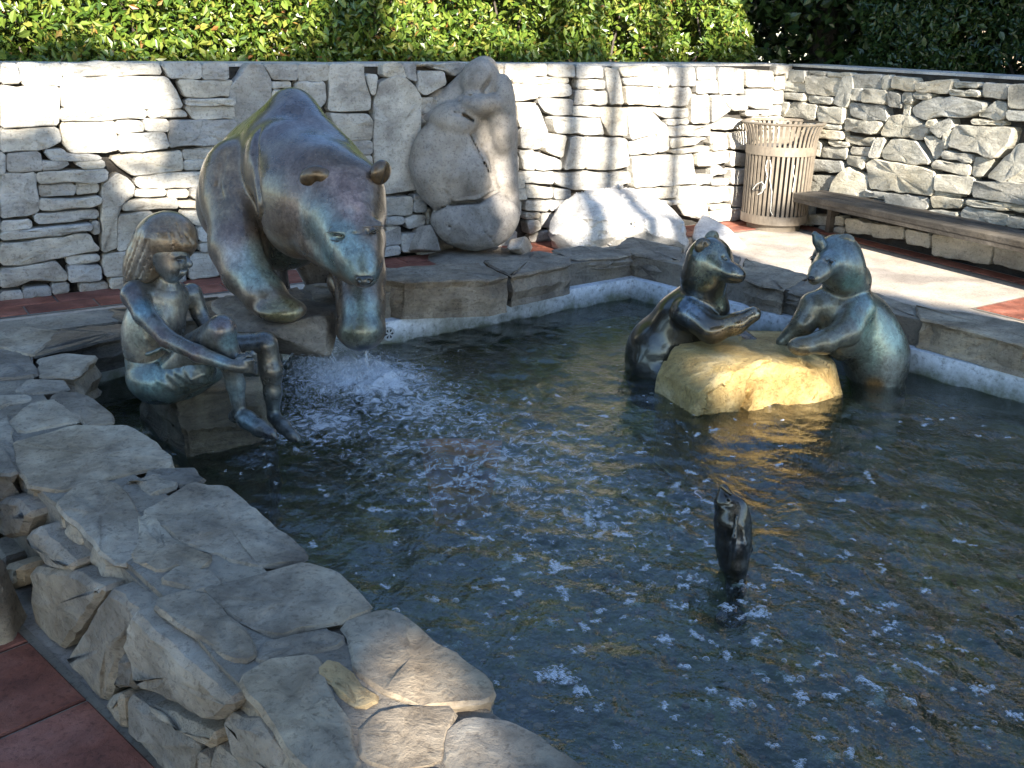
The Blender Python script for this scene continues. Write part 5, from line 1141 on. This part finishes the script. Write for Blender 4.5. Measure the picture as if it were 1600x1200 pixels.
# wrap skirt with a rolled waistband
k_ = Field((-1.62, 3.1, .22), (-.9, 3.9, .68), .005)
k_.ell(A(250, 588, 3.51), (.115, .11, .075), .03); k_.cone(A(234, 562, 3.52), A(246, 590, 3.52), .086, .10, .03); k_.cone(A(262, 596, 3.48), A(312, 578, 3.42), .078, .060, .03); k_.cone(A(285, 596, 3.56), A(325, 575, 3.56), .075, .062, .03)
for a_, b_ in (((218, 556), (232, 553)), ((232, 553), (256, 543)), ((256, 543), (272, 552))):
    k_.cone(surf(*a_, k_) if surf(*a_, k_)[1] < 4.5 else A(*a_, 3.46), A(*b_, 3.44), .008, .008, .008)
for a_, b_, c_ in (((262, 560), (266, 585), (285, 603)), ((275, 560), (278, 582), (298, 598)), ((245, 570), (250, 595), (270, 607)), ((300, 585), (310, 596), (330, 596)), ((288, 568), (300, 592), (318, 585))):
    q = [surf(*p_, k_) for p_ in (a_, b_, c_)]
    if max(np.linalg.norm(q[0]-q[1]), np.linalg.norm(q[1]-q[2])) < .2: k_.cone(q[0], q[1], .003, .004, .016); k_.cone(q[1], q[2], .004, .003, .016)
V, Q = k_.mesh(); c = paint(V, (.085, .115, .115), [(surf(240, 590, k_), .05, (.10, .165, .17), .8), (surf(300, 590, k_), .05, (.08, .09, .09), .7), (surf(270, 600, k_), .04, (.12, .13, .12), .7)], 8)
mesh_obj('skirt', V, Q, M_bronze, girl, smooth=True, col=c)

# ================================================================== WATER
SP = onZ(575, 598, WATER_Z)[:2]                        # where the jet lands
rw = np.random.default_rng(31)
def height(x, y):
    o = np.zeros_like(x); r = np.hypot(x-SP[0], y-SP[1])
    for k in range(26):
        a = rw.uniform(0, 6.28); L = rw.uniform(.05, .30); am = .00066*(L/.12)**.75
        o += am*np.sin((x*math.cos(a)+y*math.sin(a))*6.28/L+rw.uniform(0, 6.28)+.8*np.sin(x*3+y*2+k))
    o += .0045*np.exp(-r*1.1)*np.sin(r*55+1.2*np.sin(x*5)+.9*np.sin(y*7))
    o += .016*np.exp(-(r/.22)**2)*(1+.8*np.sin(x*60+3*np.sin(y*33))*np.sin(y*52))
    for px, py in ((1145, 895), (1371, 606), (1180, 645), (1245, 1160)):
        c = onZ(px, py, WATER_Z); rr = np.hypot(x-c[0], y-c[1]); o += .0014*np.exp(-rr*3.2)*np.sin(rr*95)
    return o
st = .016; xs = np.arange(-2.05, 3.95, st); ys = np.arange(-.05, 5.98, st); X, Y = np.meshgrid(xs, ys, indexing='ij')
ins = inside(np.column_stack([X.ravel(), Y.ravel()]), offset(POOL, .02)).reshape(X.shape)
ok = ins[:-1, :-1] & ins[1:, :-1] & ins[:-1, 1:] & ins[1:, 1:]
ij = np.argwhere(ok); W_ = X.shape[1]; k0 = ij[:, 0]*W_+ij[:, 1]; Q = np.stack([k0, k0+W_, k0+W_+1, k0+1], 1)
used = np.zeros(X.size, bool); used[Q.ravel()] = True; mp = np.cumsum(used)-1; V = np.column_stack([X.ravel(), Y.ravel(), (WATER_Z+height(X, Y)).ravel()])[used]
# the sheet is carried on to the exact pool outline by a flat skirt just under the coping
wo = mesh_obj('water', V, mp[Q], M_water, smooth=True); tag(wo, kind='structure')

# white water where the jet lands
u = np.arange(-1.0, 2.6, .014); u2 = np.arange(-1.4, 1.4, .014); X, Y = np.meshgrid(u, u2, indexing='ij')
ax = onZ(760, 700, WATER_Z)[:2]-SP; ax /= np.linalg.norm(ax); ay = np.array([-ax[1], ax[0]])
PX = SP[0]+ax[0]*X+ay[0]*Y; PY = SP[1]+ax[1]*X+ay[1]*Y; P3 = np.column_stack([PX.ravel(), PY.ravel(), np.zeros(X.size)])
m1 = 1.3*np.exp(-((X+.02)/.32)**2-((Y)/.24)**2); m2 = np.exp(-((X-.34)/.50)**2-((Y+.0)/.34)**2)*.62
g2 = onZ(510, 665, WATER_Z)[:2]-SP; gx, gy = g2@ax, g2@ay; m3 = np.exp(-((X-gx)/.26)**2-((Y-gy)/.26)**2)*.66
m4 = .46*np.exp(-((X-1.0)/.95)**2-((Y+.05)/.55)**2); msk = np.clip(np.maximum(np.maximum(m1, m2), np.maximum(m3, m4)), 0, 1)
lump = vnoise(P3, 26, 1).reshape(X.shape)*.5+vnoise(P3, 60, 2).reshape(X.shape)*.5
Z = WATER_Z+.006+.03*m1*(1+lump*1.3)+.010*msk*np.abs(lump)+.002
ins = inside(P3[:, :2], POOL).reshape(X.shape) & (msk > .12)
ok = ins[:-1, :-1] & ins[1:, :-1] & ins[:-1, 1:] & ins[1:, 1:]; ij = np.argwhere(ok); W_ = X.shape[1]; k0 = ij[:, 0]*W_+ij[:, 1]; Q = np.stack([k0, k0+W_, k0+W_+1, k0+1], 1)
used = np.zeros(X.size, bool); used[Q.ravel()] = True; mp = np.cumsum(used)-1; V = np.column_stack([PX.ravel(), PY.ravel(), Z.ravel()])[used]; cc = msk.ravel()[used]
tag(mesh_obj('white_water', V, mp[Q], M_splash, smooth=True, col=np.repeat(cc[:, None], 3, 1)), kind='stuff')

# drops: the fan of the jet, the drips from the big paw, the splash crown
dv, df = [], []
OV = np.array([(1, 0, 0), (-1, 0, 0), (0, 1, 0), (0, -1, 0), (0, 0, 1), (0, 0, -1)], float); OF = np.array([(0, 2, 4), (2, 1, 4), (1, 3, 4), (3, 0, 4), (2, 0, 5), (1, 2, 5), (3, 1, 5), (0, 3, 5)])
def drops(P_, r, stretch=None):
    n = len(P_); v = OV[None]*r[:, None, None]
    if stretch is not None: v = v+stretch[:, None, :]*OV[None, :, 2:3]
    v = v+P_[:, None, :]; b = sum(len(x) for x in dv); dv.append(v.reshape(-1, 3)); df.append((OF[None]+6*np.arange(n)[:, None, None]+b).reshape(-1, 3))
n = 17000; t = rw.random(n)**.8; spread = rw.normal(size=n)
tgt = SP+ax[None]*(rw.normal(size=n)*.14+.02)[:, None]+ay[None]*(rw.normal(size=n)*.17-.10)[:, None]
g3 = onZ(500, 650, WATER_Z)[:2]; alt = rw.random(n) < .4; tgt[alt] = g3+rw.normal(size=(alt.sum(), 2))*.13
P_ = np.column_stack([NOZ[0]+(tgt[:, 0]-NOZ[0])*t, NOZ[1]+(tgt[:, 1]-NOZ[1])*t, NOZ[2]+(WATER_Z-NOZ[2])*t*t+.10*t*(1-t)*(1+.5*rw.normal(size=n))])
P_ = P_[P_[:, 2] > WATER_Z]; vel = np.column_stack([np.zeros(len(P_)), np.zeros(len(P_)), np.full(len(P_), -1.)])
drops(P_, .0012+.0022*rw.random(len(P_))**3)
n = 2600; a = rw.uniform(0, 6.28, n); r = np.abs(rw.normal(size=n))*.22
drops(np.column_stack([SP[0]+np.cos(a)*r*1.2, SP[1]+np.sin(a)*r, WATER_Z+.01+np.abs(rw.normal(size=n))*.05*np.exp(-r*3)]), .0012+.0022*rw.random(n)**3)
pw = atY(573, 545, 4.33); n = 60; zz = np.linspace(pw[2], WATER_Z, n); drops(np.column_stack([pw[0]+.003*np.sin(zz*90), pw[1]+0*zz, zz]), .0035+.003*rw.random(n)); 
pw = atY(556, 543, 4.33); n = 16; zz = rw.uniform(WATER_Z, pw[2], n); drops(np.column_stack([pw[0]+0*zz, pw[1]+0*zz, zz]), .0025+.0015*rw.random(n))
tag(mesh_obj('spray', np.concatenate(dv), np.concatenate(df), M_drop, smooth=True), kind='stuff')

jt = MB()
for k in range(30):
    tg = SP+ax*rw.normal()*.15+ay*(rw.normal()*.17-.10); tt = np.linspace(0, .35+.6*rw.random(), 12); ar_ = .07+.09*rw.random()
    jt.tube([np.array([NOZ[0]+(tg[0]-NOZ[0])*t, NOZ[1]+(tg[1]-NOZ[1])*t, NOZ[2]+(WATER_Z-NOZ[2])*t*t+ar_*t*(1-t)]) for t in tt], [.0018*(1-.6*t) for t in tt], 5)
pw = atY(571, 545, 4.33); zz = np.linspace(pw[2]+.01, WATER_Z, 14); jt.tube([(pw[0]+.002*math.sin(z_*70), pw[1], z_) for z_ in zz], [.005+.002*math.sin(z_*160) for z_ in zz], 7)
tag(jt.build('water_jet', M_drop, smooth=True), kind='stuff')

# foam: little rafts of bubbles drifting away from the splash
bv, bf = [], []
ph = [(1, 0)]; ring = 7
bub = [(math.cos(2*math.pi*k/ring), math.sin(2*math.pi*k/ring), 0) for k in range(ring)]+[(.72*math.cos(2*math.pi*(k+.5)/ring), .72*math.sin(2*math.pi*(k+.5)/ring), .52) for k in range(ring)]+[(0, 0, .74)]
bub = np.array(bub); bfc = np.array([(k, (k+1) % ring, ring+k) for k in range(ring)]+[((k+1) % ring, ring+(k+1) % ring, ring+k) for k in range(ring)]+[(ring+k, ring+(k+1) % ring, 2*ring) for k in range(ring)])
def bubbles(P_, r):
    n = len(P_)
    if not n: return
    b = sum(len(x) for x in bv); v = bub[None]*r[:, None, None]+P_[:, None, :]; bv.append(v.reshape(-1, 3)); bf.append((bfc[None]+len(bub)*np.arange(n)[:, None, None]+b).reshape(-1, 3))
FOAMP = []
def raft(c, length, width, heading, size):
    m = max(1, int(length/size*1.1)); cur = np.array(c, float); out = []
    for k in range(m):
        w = width*(.35+.65*rw.random())
        for j in range(max(1, int(w/size*1.25))):
            out.append(cur+np.array([-math.sin(heading), math.cos(heading)])*rw.normal()*w*.42+rw.normal(size=2)*size*.3)
        heading += rw.normal()*.35; cur = cur+np.array([math.cos(heading), math.sin(heading)])*size*.9
    q = np.array(out); FOAMP.append((q, size))
def frompx(x, y): return onZ(x, y, WATER_Z)[:2]
flow = math.atan2(ax[1], ax[0])
for x, y, L, w, hd_ in [(1165,960,.10,.035,-.9),(1130,945,.05,.03,-.8),(1035,1005,.05,.035,1),(980,940,.06,.04,-.5),(1180,1000,.05,.03,-.5),(1340,1060,.16,.028,-.85),(1410,1100,.05,.04,-.4),(860,1050,.10,.045,.5),(840,1060,.07,.04,.3),(897,1080,.045,.045,0),
    (1140,1100,.045,.04,.2),(1215,1052,.06,.03,-.5),(1250,1095,.03,.02,0),(1290,1185,.05,.04,0),(1275,1157,.03,.025,.2),(1105,1080,.03,.02,0),(1060,915,.04,.035,0),(915,805,.10,.035,-.7),(960,835,.08,.03,-.6),(860,880,.07,.04,-.1),(1520,1080,.05,.03,0),(1440,925,.03,.02,0),(1575,1115,.04,.03,0),
    (1080,985,.07,.02,-1),(1147,915,.05,.03,-.9),(900,1110,.02,.02,0),(960,1165,.022,.02,0),(800,1000,.03,.02,0),(712,985,.03,.02,0),(690,1015,.03,.02,0),(800,880,.1,.022,-.3),(870,920,.05,.03,.2)]:
    raft(frompx(x, y), L*.85, w*.9, hd_, .0040)
cnt = 0
while cnt < 820:
    x, y = rw.uniform(280, 1600), rw.uniform(610, 1195)
    # streaming away from the splash towards the lower right, thinning out
    dd = abs((y-600)-(x-560)*.62)/420
    if rw.random() > math.exp(-dd*dd*2.8)*(.35+.65*math.exp(-((y-760)/210)**2)) : continue
    q = frompx(x, y); near = (y-600)/600
    big = rw.random()**3
    raft(q, .008+.05*big*(1-.3*near), .005+.014*big, flow+math.pi/2*(.9 if rw.random() < .5 else .0)+rw.normal()*.5, .0022+.0012*near+.0008*rw.random()); cnt += 1
for _ in range(40):
    q = frompx(rw.uniform(560, 1600), rw.uniform(900, 1195)); FOAMP.append((np.array([q]), .006+.006*rw.random()))
for x, y in ((1405,661),(1445,655),(1487,655),(1526,682),(1570,684),(950,512),(1015,500),(880,540),(1000,855),(1470,657),(1535,667)): raft(frompx(x, y), .025, .012, .2, .005)
keepout = [offset(POOL, -.02)]
for q, sz in FOAMP:
    q = q[inside(q, keepout[0])]
    if len(q): bubbles(np.column_stack([q, np.full(len(q), WATER_Z+.0015)]), sz*(.45+.75*rw.random(len(q))))
FV = np.concatenate(bv)
tag(mesh_obj('foam', FV, np.concatenate(bf), M_foam, smooth=True), kind='stuff')
print('foam verts', len(FV))

# ================================================================== unseen HOUSE added beyond the right wall for its tan reflection in the pool
M_stucco = plain('tan_stucco', (.45, .36, .26), .9); M_roof = plain('roof_tiles', (.28, .12, .07), .8); M_glass = plain('window_glass', (.03, .04, .05), .1)
hx, hy = 11.2, 17.5; hd3 = np.array([.85, -.52, 0]); hn3 = np.array([-.52, -.85, 0])
house = thing('house', 'unseen tan stucco house, added beyond the hedge for its tan reflection in the pool', 'house', (hx, hy, 0))
mb = MB(); mb.box((hx, hy, 5.2), (7, 5, 10.4), (hd3, hn3, (0, 0, 1))); mb.build('wall', M_stucco, house)
c_ = np.array([hx, hy, 10.4]); e_ = [c_+hd3*a*3.9+hn3*b*2.9 for a, b in ((-1, -1), (1, -1), (1, 1), (-1, 1))]; t_ = [c_+hd3*a*2.4+np.array([0, 0, 1.8]) for a in (-1, 1)]
mb = MB(); mb.add([*e_, *t_], [(0, 1, 5, 4), (1, 2, 5), (2, 3, 4, 5), (3, 0, 4), (3, 2, 1, 0)]); mb.build('roof', M_roof, house)
for a in (-2.2, 0, 2.2):
    for z in (2.2, 5.2, 8.3):
        mb = MB(); mb.box(c_*np.array([1, 1, 0])+hd3*a+hn3*2.51+np.array([0, 0, z]), (1., .06, 1.4), (hd3, hn3, (0, 0, 1))); mb.build('window', M_glass, house)
